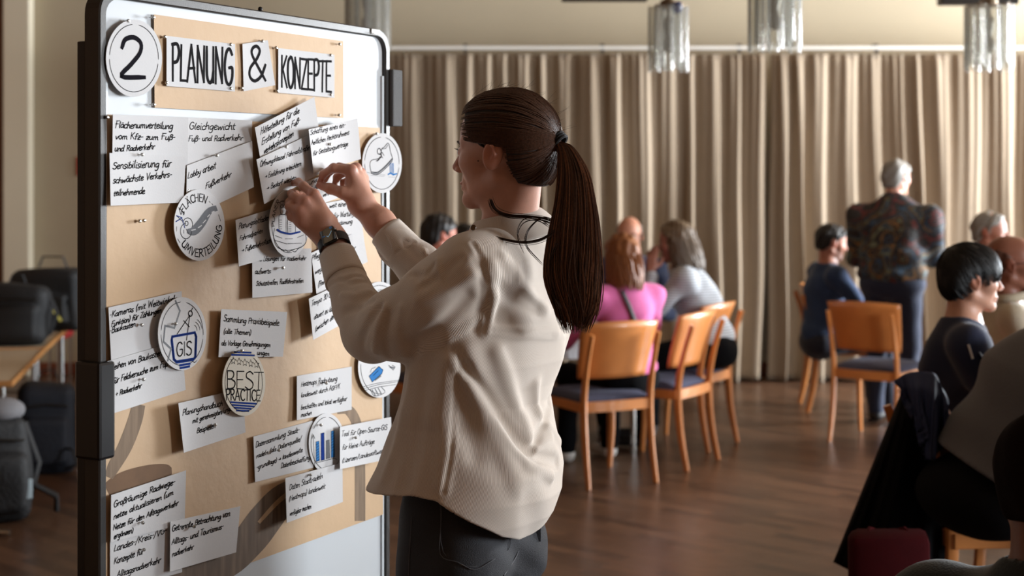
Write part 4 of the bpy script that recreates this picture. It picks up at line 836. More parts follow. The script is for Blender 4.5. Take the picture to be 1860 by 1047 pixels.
def hair_cap(C, M, s, style, m, par, h, thick=.011, seed=0, name='hair', rough=.0035):
    poly = HAIRLINE[style]; f = Field(); W = lambda x, y, z: C+M @ (np.array([x, y, z])*s); R = lambda *r: np.array(r)*s+thick
    f.ell(W(-.012, 0, .028), R(.094, .074, .086), M, .02); f.ell(W(.030, 0, .030), R(.062, .064, .072), M, .02); f.ell(W(-.045, 0, -.030), R(.050, .056, .050), M, .03)
    rg = np.random.RandomState(seed); ks = rg.normal(size=(5, 3))*[1, 1, .5]; ph = rg.uniform(0, 6, 5)
    def post(P, d):
        q = (P-C) @ M/s; e = polysd(q[:, 0], q[:, 2], poly)*s
        for k_, p_ in zip(ks, ph): d = d+rough*.5*np.sin(q @ (k_*75)+p_)
        return -smin(-d, -e, .006)
    f.post.append(post); V, Q = mesh_field(f, C-.17*s, C+.17*s, h); return np_mesh(name, V, Q, m, par)
def hand_prims(f, Wr, D, N, side, s=1.0, curl=0.6, spread=1.0):
    """a relaxed hand: Wr wrist, D direction, N back-of-hand normal, side=+1 left; fingers curl away from N"""
    D = D/np.linalg.norm(D); N = N-D*(N @ D); N = N/np.linalg.norm(N); T = np.cross(D, N)*side     # T towards the thumb
    kn = []
    for i, (o, L_, r) in enumerate(((.026, .088, .0095), (.009, .092, .0098), (-.009, .087, .0092), (-.026, .078, .0080))):
        K = Wr+D*(L_*s)+T*o*s; f.cone(Wr+T*o*.5*s, K, .016*s, r*1.12*s, .014); p = K; a = curl*(.45+.1*i)
        for j, l in enumerate(((.043, .026, .021), (.047, .029, .022), (.043, .027, .022), (.034, .020, .019))[i]):
            q = p+(D*math.cos(a)-N*math.sin(a)+T*.06*o*30*spread)*l*s; f.cone(p, q, r*s*(1-.09*j), r*s*(1-.09*(j+1)), .004); p = q; a += curl*.75
    t0 = Wr+D*.022*s+T*.018*s; t1 = t0+(D*.55+T*.7-N*.35)*.042*s; t2 = t1+(D*.8+T*.35-N*.45)*.032*s; t3 = t2+(D*.9+T*.05-N*.45)*.026*s
    f.chain([t0, t1, t2, t3], [.017*s, .013*s, .0105*s, .0088*s], .008)
D_ = math.radians
# ------------------------------------------------------------------ the woman at the board
def P3(x, y, Y): return A3(px(x, y, Y))
HC = np.array([-.013, 2.95, 1.628]); HY_ = D_(180-25); MH = frame(HY_, .02); BY = D_(180-30); BW_ = frame(BY); FB, LB = BW_[:, 0], BW_[:, 1]
WO = np.array([-.03, 2.97, 0.0]); woman = thing('person', 'woman with a brown ponytail and beige corduroy shirt pinning a disc to the board', 'person', tuple(WO))
f = Field(); head_prims(f, HC, MH, .985, fine=True)
NB = P3(930, 425, 2.975)
f.cone(HC+MH @ np.array([-.026, 0, -.055]), NB, .048, .049, .02); f.cone(HC+MH @ np.array([.01, 0, -.085]), P3(912, 425, 2.96), .034, .036, .025)
CHEST = P3(890, 560, 2.96); f.cone(NB+np.array([0, 0, -.04]), CHEST, .045, .09, .04); f.ell(CHEST, (.09, .13, .15), BW_, .05)
SHL, ELL, WRL = P3(856, 492, 2.83), P3(662, 606, 2.945), P3(603, 436, 3.105)
SHR, ELR, WRR = P3(965, 480, 3.09), P3(806, 545, 3.13), P3(657, 374, 3.20)
f.cone(NB+np.array([0, 0, -.06]), SHL, .035, .045, .03); f.cone(NB+np.array([0, 0, -.06]), SHR, .035, .045, .03)
f.chain([SHL, ELL], [.045, .038], .02); f.cone(ELL, WRL, .036, .0258, .015, flat=None); f.chain([SHR, ELR], [.045, .038], .02); f.cone(ELR, P3(690, 405, 3.18), .038, .031, .015); f.cone(P3(690, 405, 3.18), WRR, .031, .0255, .015)
# left hand (back of the hand to the camera)
mc = [P3(570, 354, 3.105), P3(553, 367, 3.085), P3(543, 385, 3.075), P3(546, 404, 3.075)]
for m_, o_ in zip(mc, (.6, .2, -.2, -.6)):
    w_ = WRL+(P3(620, 424, 3.10)-P3(586, 446, 3.10))*.38*o_; f.cone(w_, m_, .0165, .0125, .016)
f.cone(WRL, P3(585, 405, 3.09), .026, .022, .018)
for ch, rr in (([mc[0], P3(551, 338, 3.125), P3(542, 331, 3.150), P3(533, 333, 3.168)], [.0105, .0090, .0082, .0068]),
               ([mc[1], P3(535, 358, 3.095), P3(530, 352, 3.125), P3(538, 351, 3.150)], [.0105, .0095, .0085, .0070]),
               ([mc[2], P3(526, 375, 3.090), P3(525, 368, 3.120), P3(533, 366, 3.145)], [.0102, .0092, .0082, .0068]),
               ([mc[3], P3(529, 394, 3.085), P3(526, 388, 3.112), P3(532, 385, 3.132)], [.0095, .0082, .0074, .0062]),
               ([P3(600, 405, 3.135), P3(582, 378, 3.165), P3(563, 360, 3.170), P3(547, 354, 3.165)], [.017, .0125, .0105, .0080])): f.chain(ch, rr, .006)
# right hand (thumb side to the camera, pinching a pin)
mr = [P3(638, 311, 3.185), P3(646, 308, 3.212), P3(654, 314, 3.235), P3(660, 325, 3.252)]
for m_, o_ in zip(mr, (.9, .3, -.3, -.9)): f.cone(WRR+np.array([-.002, -.012*o_, .010*abs(o_)]), m_, .0185, .0120, .018)
f.cone(P3(656, 366, 3.19), P3(643, 330, 3.205), .024, .018, .018); f.cone(P3(650, 362, 3.185), P3(632, 352, 3.178), .017, .0145, .015)
for ch, rr in (([mr[0], P3(606, 305, 3.188), P3(588, 316, 3.203), P3(581, 332, 3.216)], [.0110, .0092, .0082, .0066]),
               ([mr[1], P3(616, 304, 3.232), P3(597, 312, 3.245), P3(590, 327, 3.240)], [.0108, .0092, .0082, .0066]),
               ([mr[2], P3(628, 312, 3.258), P3(612, 322, 3.262), P3(608, 335, 3.250)], [.0100, .0088, .0078, .0064]),
               ([mr[3], P3(638, 324, 3.272), P3(624, 332, 3.274), P3(621, 343, 3.262)], [.0092, .0080, .0070, .0060]),
               ([P3(648, 360, 3.185), P3(622, 350, 3.176), P3(600, 343, 3.190), P3(581, 337, 3.206)], [.0165, .0125, .0112, .0082])): f.chain(ch, rr, .006)
for a in (mr[0], mr[1]): f.ell(a+np.array([0, 0, .006]), (.010, .009, .008), None, .008)
V, Q = mesh_field(f, (-.50, 2.66, 1.18), (.20, 3.32, 1.80), .0026)
tone = skin_tone(V, HC, MH, .985, (186, 137, 116), (158, 92, 82))
kn_ = np.zeros(len(V))
for a in mc+mr+[P3(533, 333, 3.168), P3(581, 332, 3.216), P3(581, 337, 3.206)]: kn_ += np.exp(-((V-a)**2).sum(1)/.013**2)
tone = tone*(1-np.clip(kn_, 0, 1)[:, None]*np.array([.02, .22, .22])); wob = WO
np_mesh('body', V-WO, Q, skin_mat(), woman, attrs={'tone': tone})
eyes(HC-WO, MH, .985, woman, iris=(80, 86, 84), brow=(58, 38, 26), lash=True)
Wd = lambda x, y, z: Vector(HC-WO+MH @ np.array([x, y, z]))
MB().sphere(Wd(.028, .0665, -.020), .0016, 8, 6).build('mole', mat('mole_brown', (58, 34, 28), .6), woman, True)
nl = mat('fingernail', (206, 158, 140), .25)
for a, b_ in ((P3(581, 337, 3.206), P3(600, 343, 3.190)), (P3(547, 354, 3.165), P3(563, 360, 3.170))):
    d = Vector(a-b_).normalized(); MB().sphere(Vector(a-WO)+Vector((0, -.006, .002)), (.0065, .0022, .0048), 12, 8, d.to_track_quat('X', 'Z').to_matrix()).build('fingernail', nl, woman, True)

# ---- shirt: torso sections by photo row
rows = np.array([420, 440, 470, 510, 560, 603, 654, 700, 727, 762, 800, 848, 889, 930, 985, 1010]); zz = 1.58-(rows-HY)*2.95/F
rx_ = np.array([985, 1000, 1027, 1038, 1041, 1040, 1028, 1010, 1003, 1009, 1018, 1026, 1024, 1008, 975, 960]); lx_ = np.array([872, 858, 842, 832, 790, 765, 742, 734, 728, 718, 703, 683, 664, 655, 650, 648])
cxp = (rx_+lx_)/2; hw = (rx_-lx_)/2*2.95/F
Xc = (cxp-CX)*2.95/F; o_ = np.argsort(zz); Xc_, hw_, z_ = Xc[o_], hw[o_], zz[o_]
# a^2*.75 + b^2*.25 = hw^2 ; b (across the shoulders) given, a (front-back) follows
bb = np.interp(z_, [.80, .95, 1.10, 1.30, 1.40, 1.46], [.225, .215, .185, .205, .175, .11]); aa = np.sqrt(np.maximum((hw_**2-.25*bb**2)/.75, .0036))
def torso(P):
    z = P[:, 2]; xc = np.interp(z, z_, Xc_); a = np.interp(z, z_, aa); b = np.interp(z, z_, bb)
    dx = P[:, 0]-xc; dy = P[:, 1]-(2.965+np.interp(z, [.9, 1.45], [.0, .01])); ff = dx*FB[0]+dy*FB[1]; ll = dx*LB[0]+dy*LB[1]
    k0 = np.sqrt((ff/a)**2+(ll/b)**2)+1e-9; k1 = np.sqrt((ff/a**2)**2+(ll/b**2)**2)+1e-9
    d2 = k0*(k0-1)/k1; dz = z-1.455
    return np.where(dz > -.05, -smin(-d2, -dz*.8, .05), d2)
t = Field(); t.fn((-.03, 2.96, 1.15), .50, torso, .03)
t.cone(NB+np.array([-.0, 0, -.045]), SHL+np.array([.02, .02, -.004]), .060, .070, .05); t.cone(NB+np.array([-.0, 0, -.045]), SHR, .060, .066, .05)
FA = lambda q: ELL+(WRL-ELL)*q
SL = [SHL, P3(800, 545, 2.84), P3(720, 590, 2.89), ELL+np.array([.014, 0, .0]), FA(.25)+np.array([.004, 0, 0]), FA(.6), FA(.86)]
t.chain(SL[:4], [.076, .073, .066, .058], .025); t.chain(SL[3:], [.058, .050, .040, .0345], .012)
SR = [SHR, P3(880, 515, 3.11), ELR, P3(765, 487, 3.145), P3(722, 446, 3.165), P3(704, 424, 3.175)]
t.chain(SR, [.072, .066, .056, .050, .041, .0365], .015)
def hemz(P):
    """height of the curved shirt tail: high at the sides, low behind, dipping flap in front"""
    a = np.arctan2((P[:, 0]-(-.06))*LB[0]+(P[:, 1]-2.96)*LB[1], (P[:, 0]+.06)*FB[0]+(P[:, 1]-2.96)*FB[1])      # 0 front, +90 left, 180 back
    a = np.degrees(a); return np.interp(a, [-180, -140, -105, -75, -45, -20, -5, 15, 40, 65, 85, 97, 115, 135, 155, 180], [.876, .890, .935, .945, .928, .926, .940, .958, .960, .970, .978, .972, .932, .895, .878, .876])
FOLDS = []
def seg_dist(P, pts):
    d = np.full(len(P), 9.0)
    for a, b in zip(pts[:-1], pts[1:]):
        ba = b-a; h = np.clip((P-a) @ ba/(ba @ ba), 0, 1); q = P-a-h[:, None]*ba; d = np.minimum(d, np.sqrt((q*q).sum(1)))
    return d
def addfold(pix, w_, A):
    pts = [raycast(t, x, y, 2.4, 3.4) for x, y in pix]; pts = [p for p in pts if p is not None]
    if len(pts) > 1: FOLDS.append((pts, w_, A, np.mean(pts, 0), max(np.linalg.norm(p-np.mean(pts, 0)) for p in pts)+w_*3))
# long drag lines across the back, bulge over the hip, elbow creases
for pix, w_, A in (([(822, 655), (852, 700), (890, 752), (925, 806), (956, 842), (1000, 866)], .011, .015), ([(845, 668), (874, 712), (908, 760), (942, 808), (972, 832), (1012, 838)], .013, -.017), ([(905, 640), (925, 700), (950, 760), (968, 812)], .016, .010), ([(1000, 732), (985, 775), (966, 815)], .010, -.012), ([(1016, 760), (1000, 795), (975, 822)], .009, .006), ([(850, 640), (868, 720), (905, 800), (935, 870)], .020, .010), ([(832, 650), (842, 740), (862, 830)], .018, -.008), ([(975, 700), (985, 760), (1015, 800)], .014, .008), ([(1010, 830), (975, 850), (940, 890)], .02, .008),
    ([(812, 655), (806, 760), (800, 880)], .016, .006), ([(775, 670), (760, 770), (735, 880)], .018, -.007), ([(745, 690), (725, 790), (700, 870)], .014, .006),
    ([(905, 520), (935, 545), (975, 560)], .014, -.007), ([(915, 470), (950, 520), (990, 560)], .013, .007), ([(900, 600), (950, 606), (1010, 606)], .010, .005), ([(895, 480), (900, 540), (884, 600)], .012, .008), ([(870, 470), (880, 540), (866, 600)], .012, -.006),
    ([(690, 560), (668, 590), (655, 625)], .008, -.010), ([(700, 560), (684, 600), (680, 640)], .008, .006), ([(707, 572), (700, 610), (706, 648)], .008, -.006), ([(730, 560), (722, 600), (735, 645)], .010, .005), ([(676, 548), (650, 560), (628, 566)], .008, -.006), ([(672, 530), (645, 538), (620, 535)], .007, .005), ([(665, 510), (640, 515), (612, 508)], .006, -.004),
    ([(860, 500), (810, 530), (760, 545)], .012, .006), ([(850, 540), (800, 590), (750, 625)], .013, -.006), ([(870, 580), (815, 615), (770, 640)], .010, .005), ([(835, 470), (800, 500), (770, 520)], .009, -.005),
    ([(735, 440), (760, 470), (760, 505)], .008, -.006), ([(770, 455), (795, 475), (800, 500)], .008, .006), ([(745, 500), (775, 500), (790, 480)], .006, -.004)): addfold(pix, w_, A)
SEAMS = []
for pix in ([(858, 440), (874, 470), (887, 520), (889, 560), (880, 604)], [(892, 600), (940, 606), (1000, 608), (1032, 604)], [(833, 650), (826, 740), (818, 830), (805, 895)], [(596, 520), (625, 508), (660, 503)], [(700, 476), (722, 458), (750, 440)]):
    pts = [raycast(t, x, y, 2.4, 3.4) for x, y in pix]; pts = [p for p in pts if p is not None]
    if len(pts) > 1: SEAMS.append((pts, np.mean(pts, 0), max(np.linalg.norm(p-np.mean(pts, 0)) for p in pts)+.02))
CUL = (FA(.80), WRL-ELL); CUR = (P3(702, 423, 3.176), WRR-P3(740, 455, 3.16))
def spost(P, d):
    d = d.copy(); near = np.nonzero(np.abs(d) < .06)[0]; q = P[near]; e = d[near]
    for pts, w_, A, c, R in FOLDS:
        m = np.nonzero(((q-c)**2).sum(1) < R*R)[0]
        if len(m): e[m] -= A*np.exp(-(seg_dist(q[m], pts)/w_)**2)
    for pts, c, R in SEAMS:
        m = np.nonzero(((q-c)**2).sum(1) < R*R)[0]
        if len(m): s_ = seg_dist(q[m], pts); e[m] += .0022*np.exp(-(s_/.0035)**2)-.0012*np.exp(-((s_-.009)/.004)**2)
    e += .0016*np.sin(q @ np.array([31, 17, 23.])+2*np.sin(q @ np.array([9, 14, 11.])))+.0010*np.sin(q @ np.array([-37, 52, 41.])+1.5*np.sin(q @ np.array([19, -24, 13.])))
    d[near] = e
    for (c, ax) in (CUL, CUR):
        ax = ax/np.linalg.norm(ax); cut = (P-c) @ ax; nr = np.linalg.norm(P-c, axis=1) < .12; d = np.where(nr, -smin(-d, -cut, .003), d)
    q = P-(NB+np.array([-.008, -.004, .050])); r = .074-np.sqrt((q*q).sum(1)); d = -smin(-d, -r, .006)
    return -smin(-d, -(hemz(P)-P[:, 2]), .003)
t.post.append(spost)
V, Q = mesh_field(t, (-.44, 2.60, .80), (.20, 3.30, 1.53), .0036)
# corduroy ribs: metres across the ribs, measured round torso or sleeve
def axis_ang(P, pts, up):
    best = np.full(len(P), 9.0); out = np.zeros(len(P))
    for a, b in zip(pts[:-1], pts[1:]):
        ax = (b-a)/np.linalg.norm(b-a); h = np.clip((P-a) @ ax, -.02, np.linalg.norm(b-a)+.02); q = P-a-h[:, None]*ax; r = np.sqrt((q*q).sum(1))
        u = up-ax*(up @ ax); u /= np.linalg.norm(u); v = np.cross(ax, u); an_ = np.arctan2(q @ v, q @ u); m = r < best; best[m] = r[m]; out[m] = an_[m]
    return out, best
cam_up = np.array([0, -1., 0.])          # wrap of the angle kept away from the visible side
aL, rL = axis_ang(V, SL, cam_up); aR, rR = axis_ang(V, SR, cam_up)
xc = np.interp(V[:, 2], z_, Xc_); aT = np.arctan2(V[:, 0]-xc, -(V[:, 1]-2.965)); rib = aT*.165
seamx = np.interp(V[:, 2], [1.25, 1.33, 1.40, 1.46], [-.055, -.040, -.042, -.075])
selL = (V[:, 0] < seamx) & (rL < .092) & (V[:, 1] < 3.06) & ~((V[:, 2] < 1.235) & (V[:, 0] > -.20)); rib[selL] = aL[selL]*.058
selR = (V[:, 0] < -.10) & (rR < .08) & (V[:, 1] > 3.06) & (V[:, 2] > 1.24); rib[selR] = aR[selR]*.042
def cord_mat():
    m = bpy.data.materials.new('beige_corduroy'); m.use_nodes = True; nt = m.node_tree; L = nt.links; b = nt.nodes['Principled BSDF']
    a = nt.nodes.new('ShaderNodeAttribute'); a.attribute_name = 'rib'; k = nt.nodes.new('ShaderNodeMath'); k.operation = 'MULTIPLY'; k.inputs[1].default_value = 2*PI/.0023
    s_ = nt.nodes.new('ShaderNodeMath'); s_.operation = 'SINE'; L.new(a.outputs['Fac'], k.inputs[0]); L.new(k.outputs[0], s_.inputs[0])
    mr_ = nt.nodes.new('ShaderNodeMapRange'); mr_.inputs['From Min'].default_value = -1; L.new(s_.outputs[0], mr_.inputs['Value'])
    cr = nt.nodes.new('ShaderNodeValToRGB'); cr.color_ramp.elements[0].color = (*s2l((184, 170, 157)), 1); cr.color_ramp.elements[1].color = (*s2l((208, 197, 185)), 1); cr.color_ramp.elements[1].position = .6; L.new(mr_.outputs['Result'], cr.inputs['Fac'])
    tc = nt.nodes.new('ShaderNodeTexCoord'); n = nt.nodes.new('ShaderNodeTexNoise'); n.inputs['Scale'].default_value = 30; n.inputs['Detail'].default_value = 5; L.new(tc.outputs['Object'], n.inputs['Vector'])
    mx = nt.nodes.new('ShaderNodeMix'); mx.data_type = 'RGBA'; mx.blend_type = 'MULTIPLY'; mx.inputs[0].default_value = .25; L.new(cr.outputs['Color'], mx.inputs[6]); L.new(n.outputs['Color'], mx.inputs[7]); L.new(cr.outputs['Color'], b.inputs['Base Color'])
    b.inputs['Roughness'].default_value = .9; b.inputs['Sheen Weight'].default_value = .25; b.inputs['Specular IOR Level'].default_value = .2
    ad = nt.nodes.new('ShaderNodeMath'); ad.operation = 'ADD'; L.new(mr_.outputs['Result'], ad.inputs[0]); L.new(n.outputs['Fac'], ad.inputs[1])
    bp = nt.nodes.new('ShaderNodeBump'); bp.inputs['Strength'].default_value = .32; bp.inputs['Distance'].default_value = .0012; L.new(ad.outputs[0], bp.inputs['Height']); L.new(bp.outputs['Normal'], b.inputs['Normal']); return m
CORD = cord_mat()
def hem_cap(Pc):
    return (np.abs(Pc[:, 2]-hemz(Pc)) < .0042) & (torso(Pc) < -.006)
so = np_mesh('shirt', V-WO, Q, CORD, woman, attrs={'rib': rib}, delete=hem_cap)
sd = so.modifiers.new('thick', 'SOLIDIFY'); sd.thickness = .002; sd.offset = -1
# cuffs: slightly proud bands with a turned edge
def band(name, a, b, ra, rb, flare, ribk, n=40, m=8, gap=None):
    ax = (b-a)/np.linalg.norm(b-a); u = cam_up-ax*(cam_up @ ax); u /= np.linalg.norm(u); v = np.cross(ax, u); V_ = []; R_ = []
    for j in range(m+1):
        tt = j/m
        for i in range(n+1):
            an_ = -PI+2*PI*i/n; r = (ra+(rb-ra)*tt)+flare*math.exp(-((1-tt)/.15)**2); V_.append(a+(b-a)*tt+(u*math.cos(an_)+v*math.sin(an_))*r); R_.append(tt*float(np.linalg.norm(b-a)))
    V_ = np.array(V_); w_ = n+1; Q_ = np.array([(j*w_+i, j*w_+i+1, (j+1)*w_+i+1, (j+1)*w_+i) for j in range(m) for i in range(n)])
    o = np_mesh(name, V_-WO, Q_, CORD, woman, attrs={'rib': np.array(R_)}); s_ = o.modifiers.new('thick', 'SOLIDIFY'); s_.thickness = .003; s_.offset = 0; return o
band('cuff', FA(.55), FA(.83), .0425, .0365, .0, .035)
band('cuff', P3(742, 466, 3.155), P3(702, 421, 3.177), .0430, .0375, .0, .04)
# folded collar
def collar():
    V_ = []; R_ = []; n = 64; prof = [(.056, -.010), (.057, .030), (.060, .041), (.067, .039), (.084, .016), (.104, -.020)]
    C0 = NB+np.array([-.006, -.002, .0]); ax = A3((-.22, .02, 1)); ax /= np.linalg.norm(ax); u = FB-ax*(FB @ ax); u /= np.linalg.norm(u); v = np.cross(ax, u)
    for j, (r, z) in enumerate(prof):
        for i in range(n+1):
            a = .16+(2*PI-.32)*i/n; fr_ = math.exp(-(min(a, 2*PI-a)/.7)**2); rr = r*(1+.05*math.sin(a*2)); V_.append(C0+u*math.cos(a)*rr*1.05+v*math.sin(a)*rr*1.0+ax*(z-fr_*(.018+(.026 if j > 3 else 0)))); R_.append(a*.08)
    w_ = n+1; Q_ = np.array([(j*w_+i, j*w_+i+1, (j+1)*w_+i+1, (j+1)*w_+i) for j in range(len(prof)-1) for i in range(n)])
    o = np_mesh('collar', np.array(V_)-WO, Q_, CORD, woman, attrs={'rib': np.array(R_)*1.3}); s_ = o.modifiers.new('thick', 'SOLIDIFY'); s_.thickness = .0025; s_.offset = 0; sb = o.modifiers.new('sub', 'SUBSURF'); sb.levels = 1; sb.render_levels = 1; return o
collar()
b0 = P3(860, 414, 2.83); MB().lathe([(0, .0), (.0052, 0), (.0058, .0012), (.0050, .0024), (.0030, .0020), (0, .0018)], 16, M=Vector((-.25, -.9, .3)).to_track_quat('Z', 'Y').to_matrix(), c=Vector(b0-WO)).build('shirt_button', mat('horn_button', (92, 70, 48), .3), woman, True)
# ---- jeans
g = Field(); PZ = .86; PC = np.array([(846-CX)*2.96/F, 2.965, PZ])
g.ell(PC, (.120, .160, .135), BW_, .04); g.ell(PC+np.array([-.004, 0, .085]), (.108, .150, .11), BW_, .03); 
for k, kx in ((1, -.0), (-1, .0)):
    hp_ = PC+LB*k*.082+np.array([0, 0, -.07]); kn2 = np.array([hp_[0]-.015, hp_[1], .48]); an2 = np.array([hp_[0]-.0, hp_[1], .09])
    g.chain([hp_, kn2, an2], [.094, .064, .050], .03); g.ell(hp_-FB*.052+np.array([0, 0, .035]), (.078, .088, .098), BW_, .025)
    sh_ = Field(); sh_.cone(an2-[0, 0, .05], an2-[0, 0, .052]+FB*.15, .037, .033, .02, flat=((0, 0, 1), .8)); sh_.cone(an2, an2-[0, 0, .04], .04, .042, .02); V_, Q_ = mesh_field(sh_, an2-.24, an2+.24, .008); np_mesh('shoe', V_-WO, Q_, mat('shoe_white', (190, 188, 184), .5), woman)
g.post.append(lambda P, d: d+.0018*np.sin(P @ np.array([22., 30, 48])+2*np.sin(P @ np.array([14., 9, 21]))))
V, Q = mesh_field(g, (-.40, 2.68, .03), (.22, 3.25, 1.02), .0062)
def denim():
    m = mat('black_denim', (44, 45, 50), .8, noise=.45, nscale=9, bump=.35, bscale=520, tint=(22, 22, 25)); return m
np_mesh('jeans', V-WO, Q, denim(), woman)
STI = mat('stitching', (76, 76, 80), .8)
def on_jeans(pix, r=.0009, name='seam_stitching', lift=.001):
    pts = []
    for x, y in pix:
        p = raycast(g, x, y, 2.4, 3.4)
        if p is not None: pts.append(Vector(p-WO)-Vector((0, lift, 0)))
    if len(pts) > 1: MB().tube([Vector(q) for q in catmull([tuple(p) for p in pts], 4)], r, 5).build(name, STI, woman, True)
on_jeans([(799, 900), (801, 950), (800, 1008), (832, 1022), (862, 1035), (895, 1018), (923, 1000), (928, 975)]); on_jeans([(803, 905), (805, 1003), (862, 1030), (919, 998)], .0006)
on_jeans([(748, 895), (747, 950), (744, 1000), (742, 1046)]); on_jeans([(950, 975), (938, 1010), (915, 1046)], .0016)
lp = raycast(g, 978, 970, 2.4, 3.4)
if lp is not None: MB().box(Vector(lp-WO)+Vector((0, -.003, 0)), (.010, .004, .030), bev=.001).build('belt_loop', denim(), woman)
# ---- hair
WH = hair_mat('hair_chestnut', (40, 25, 17), (88, 56, 38), 220); WHL = hair_mat('hair_chestnut_light', (60, 36, 24), (132, 84, 54), 220)
hair_cap(HC-WO, MH, .985, 'tied', mat('scalp_hair', (30, 19, 13), .75), woman, .0032, .0105, 3, 'hair', .0006)
rg = np.random.RandomState(5); TIE = np.array([-.116, 0, .020]); cE = np.array([-.008, 0, .030]); rE = np.array([.104, .0845, .0965])
STR = []; HL = [(.070, 0, .094), (.068, .025, .090), (.062, .047, .070), (.055, .060, .040), (.046, .066, .022), (.034, .072, .026), (.018, .078, .034), (.004, .080, .038), (-.020, .080, .036), (-.034, .078, -.010), (-.040, .070, -.040), (-.056, .054, -.062), (-.080, .030, -.068), (-.092, 0, -.068)]
HLc = np.array(catmull(HL, 12))
for i in range(900):
    u = rg.uniform(0, len(HLc)-1.001); i0 = int(u); p = HLc[i0]*(1-(u-i0))+HLc[i0+1]*(u-i0); sdn = 1 if rg.rand() < .62 else -1
    p = p*np.array([1, sdn, 1]); tt0 = rg.uniform(0, .55) if rg.rand() < .45 else 0
    a = (p-cE)/rE; b = (TIE+np.array([0, rg.normal()*.004, rg.normal()*.004])-cE)/rE; na, nb_ = np.linalg.norm(a), np.linalg.norm(b); om = math.acos(np.clip(a @ b/na/nb_, -1, 1)); pts = []
    if om < .05: continue
    lift_ = 1.004+rg.uniform(0, .012)
    for j in range(13):
        q = tt0+(1-tt0)*j/12; v_ = (math.sin((1-q)*om)*a/na+math.sin(q*om)*b/nb_)/math.sin(om); rad = na*(1-q)+nb_*q
        rad = max(rad, 1.0)*lift_ if .05 < q < .9 else rad*1.01
        pts.append(HC+MH @ ((cE+v_*rad*rE)*.985))
    STR.append(pts)
HB = hair_base(HC, MH, .985, .0105); SA = np.array(STR); nrm_ = SA-(HC+MH @ (cE*.985)); nrm_ /= np.linalg.norm(nrm_, axis=2, keepdims=True)
for _ in range(2):
    dd = HB(SA.reshape(-1, 3)).reshape(SA.shape[:2]); wgt = np.ones(13); wgt[-2:] = (.6, .1); SA = SA-nrm_*((dd-.0012-rg.uniform(0, .0014, (len(SA), 1)))*wgt)[:, :, None]
mb = MB()
for pts in SA: mb.tube([Vector(p-WO) for p in pts], [.0003]+[.0012]*11+[.0009], 4, cap=False)
tag(mb.build('combed_hair', WH, woman, True), kind='stuff')
T0 = HC+MH @ (TIE*.985); ax = Vector(P3(1030, 268, T0[1]-.01)-T0).normalized()
mb = MB(); Rq = ax.to_track_quat('Z', 'Y').to_matrix()
for k in range(3): mb.tube([Vector(T0-WO)+Rq @ Vector((.0145*math.cos(a), .0145*math.sin(a), -.003+k*.0055)) for a in [2*PI*i/20 for i in range(21)]], .0036, 6, cap=False)
mb.build('hair_tie', mat('hair_tie_black', (16, 14, 15), .8, bump=.5, bscale=900), woman, True)
spine = [(1012, 262, T0[1], .010), (1028, 272, T0[1]-.015, .016), (1042, 315, T0[1]-.035, .030), (1045, 375, T0[1]-.055, .041), (1043, 440, T0[1]-.075, .051), (1042, 500, T0[1]-.085, .055), (1048, 560, T0[1]-.09, .042), (1045, 603, T0[1]-.09, .026)]
SPc = np.array(catmull([tuple(P3(x, y, Y))+(w_,) for x, y, Y, w_ in spine], 4)); nS = len(SPc)
for grp, (nm, mt, cnt) in enumerate((('ponytail', WH, 620), ('ponytail', WHL, 200))):
    mb = MB()
    for i in range(cnt):
        a = rg.uniform(0, 2*PI); r = math.sqrt(rg.uniform(0, 1)) if grp == 0 else rg.uniform(.55, 1.02); end = nS-1-int(abs(rg.normal())*3.2); w1, w2 = rg.uniform(0, 6), rg.uniform(.8, 2); pts = []; rad = []
        for j in range(0, end+1):
            c = SPc[j]; tt = j/(nS-1); aa_ = a+.5*math.sin(tt*w2*2+w1)*tt; W_ = c[3]
            pts.append(Vector((c[0]+math.cos(aa_)*r*W_+.004*math.sin(tt*9+w1)*tt, c[1]+math.sin(aa_)*r*W_*.62, c[2]+.004*math.sin(w1)))-Vector(WO)); rad.append(.0012 if j < end-3 else .0012*(end-j+.4)/3.6)
        if len(pts) > 4: mb.tube(pts, rad, 4, cap=False)
    tag(mb.build(nm, mt, woman, True), kind='stuff')
mb = MB()
for pix, Ya, n_ in (([(890, 362), (900, 382), (925, 392), (960, 395), (990, 400), (1010, 410)], 2.885, 26), ([(1008, 400), (985, 395), (965, 410), (955, 428), (958, 450), (985, 480)], 2.84, 5), ([(880, 425), (910, 435), (950, 442), (985, 436), (1010, 420)], 2.83, 15), ([(1000, 415), (975, 400), (950, 405), (940, 430), (952, 460)], 2.835, 4), ([(1018, 275), (1012, 300), (1000, 322), (985, 335)], 2.90, 10), ([(1012, 440), (1000, 480), (1005, 530), (1018, 560)], 2.80, 10)):
    for i in range(n_):
        o = rg.normal(size=3)*.0020; e_ = rg.normal()*.010
        q = catmull([tuple(P3(x, y+e_*300*(k/len(pix)), Ya-(.02 if k > 2 else 0))+o) for k, (x, y) in enumerate(pix)], 5); mb.tube([Vector(v)-Vector(WO) for v in q], [.0001, .0003]+[.0005]*(len(q)-5)+[.0004, .0003, .0001], 4, cap=False)
for i in range(70):       # fly-away hairs over crown and nape
    a = rg.uniform(.8, 4.2); p0 = cE+rE*np.array([math.cos(a)*.98, rg.uniform(-.25, .5), math.sin(a)])*1.0; d = rg.normal(size=3)*.008; pts = [Vector(HC-WO+MH @ (p0+(p0-cE)*.08*k/4+d*k/4+np.array([-.02, 0, 0])*k/4)) for k in range(5)]; mb.tube(pts, [.00022, .0002, .0002, .00015, .0001], 3, cap=False)
tag(mb.build('loose_hair', mat('loose_strands', (48, 31, 21), .8, spec=.2), woman, True), kind='stuff')
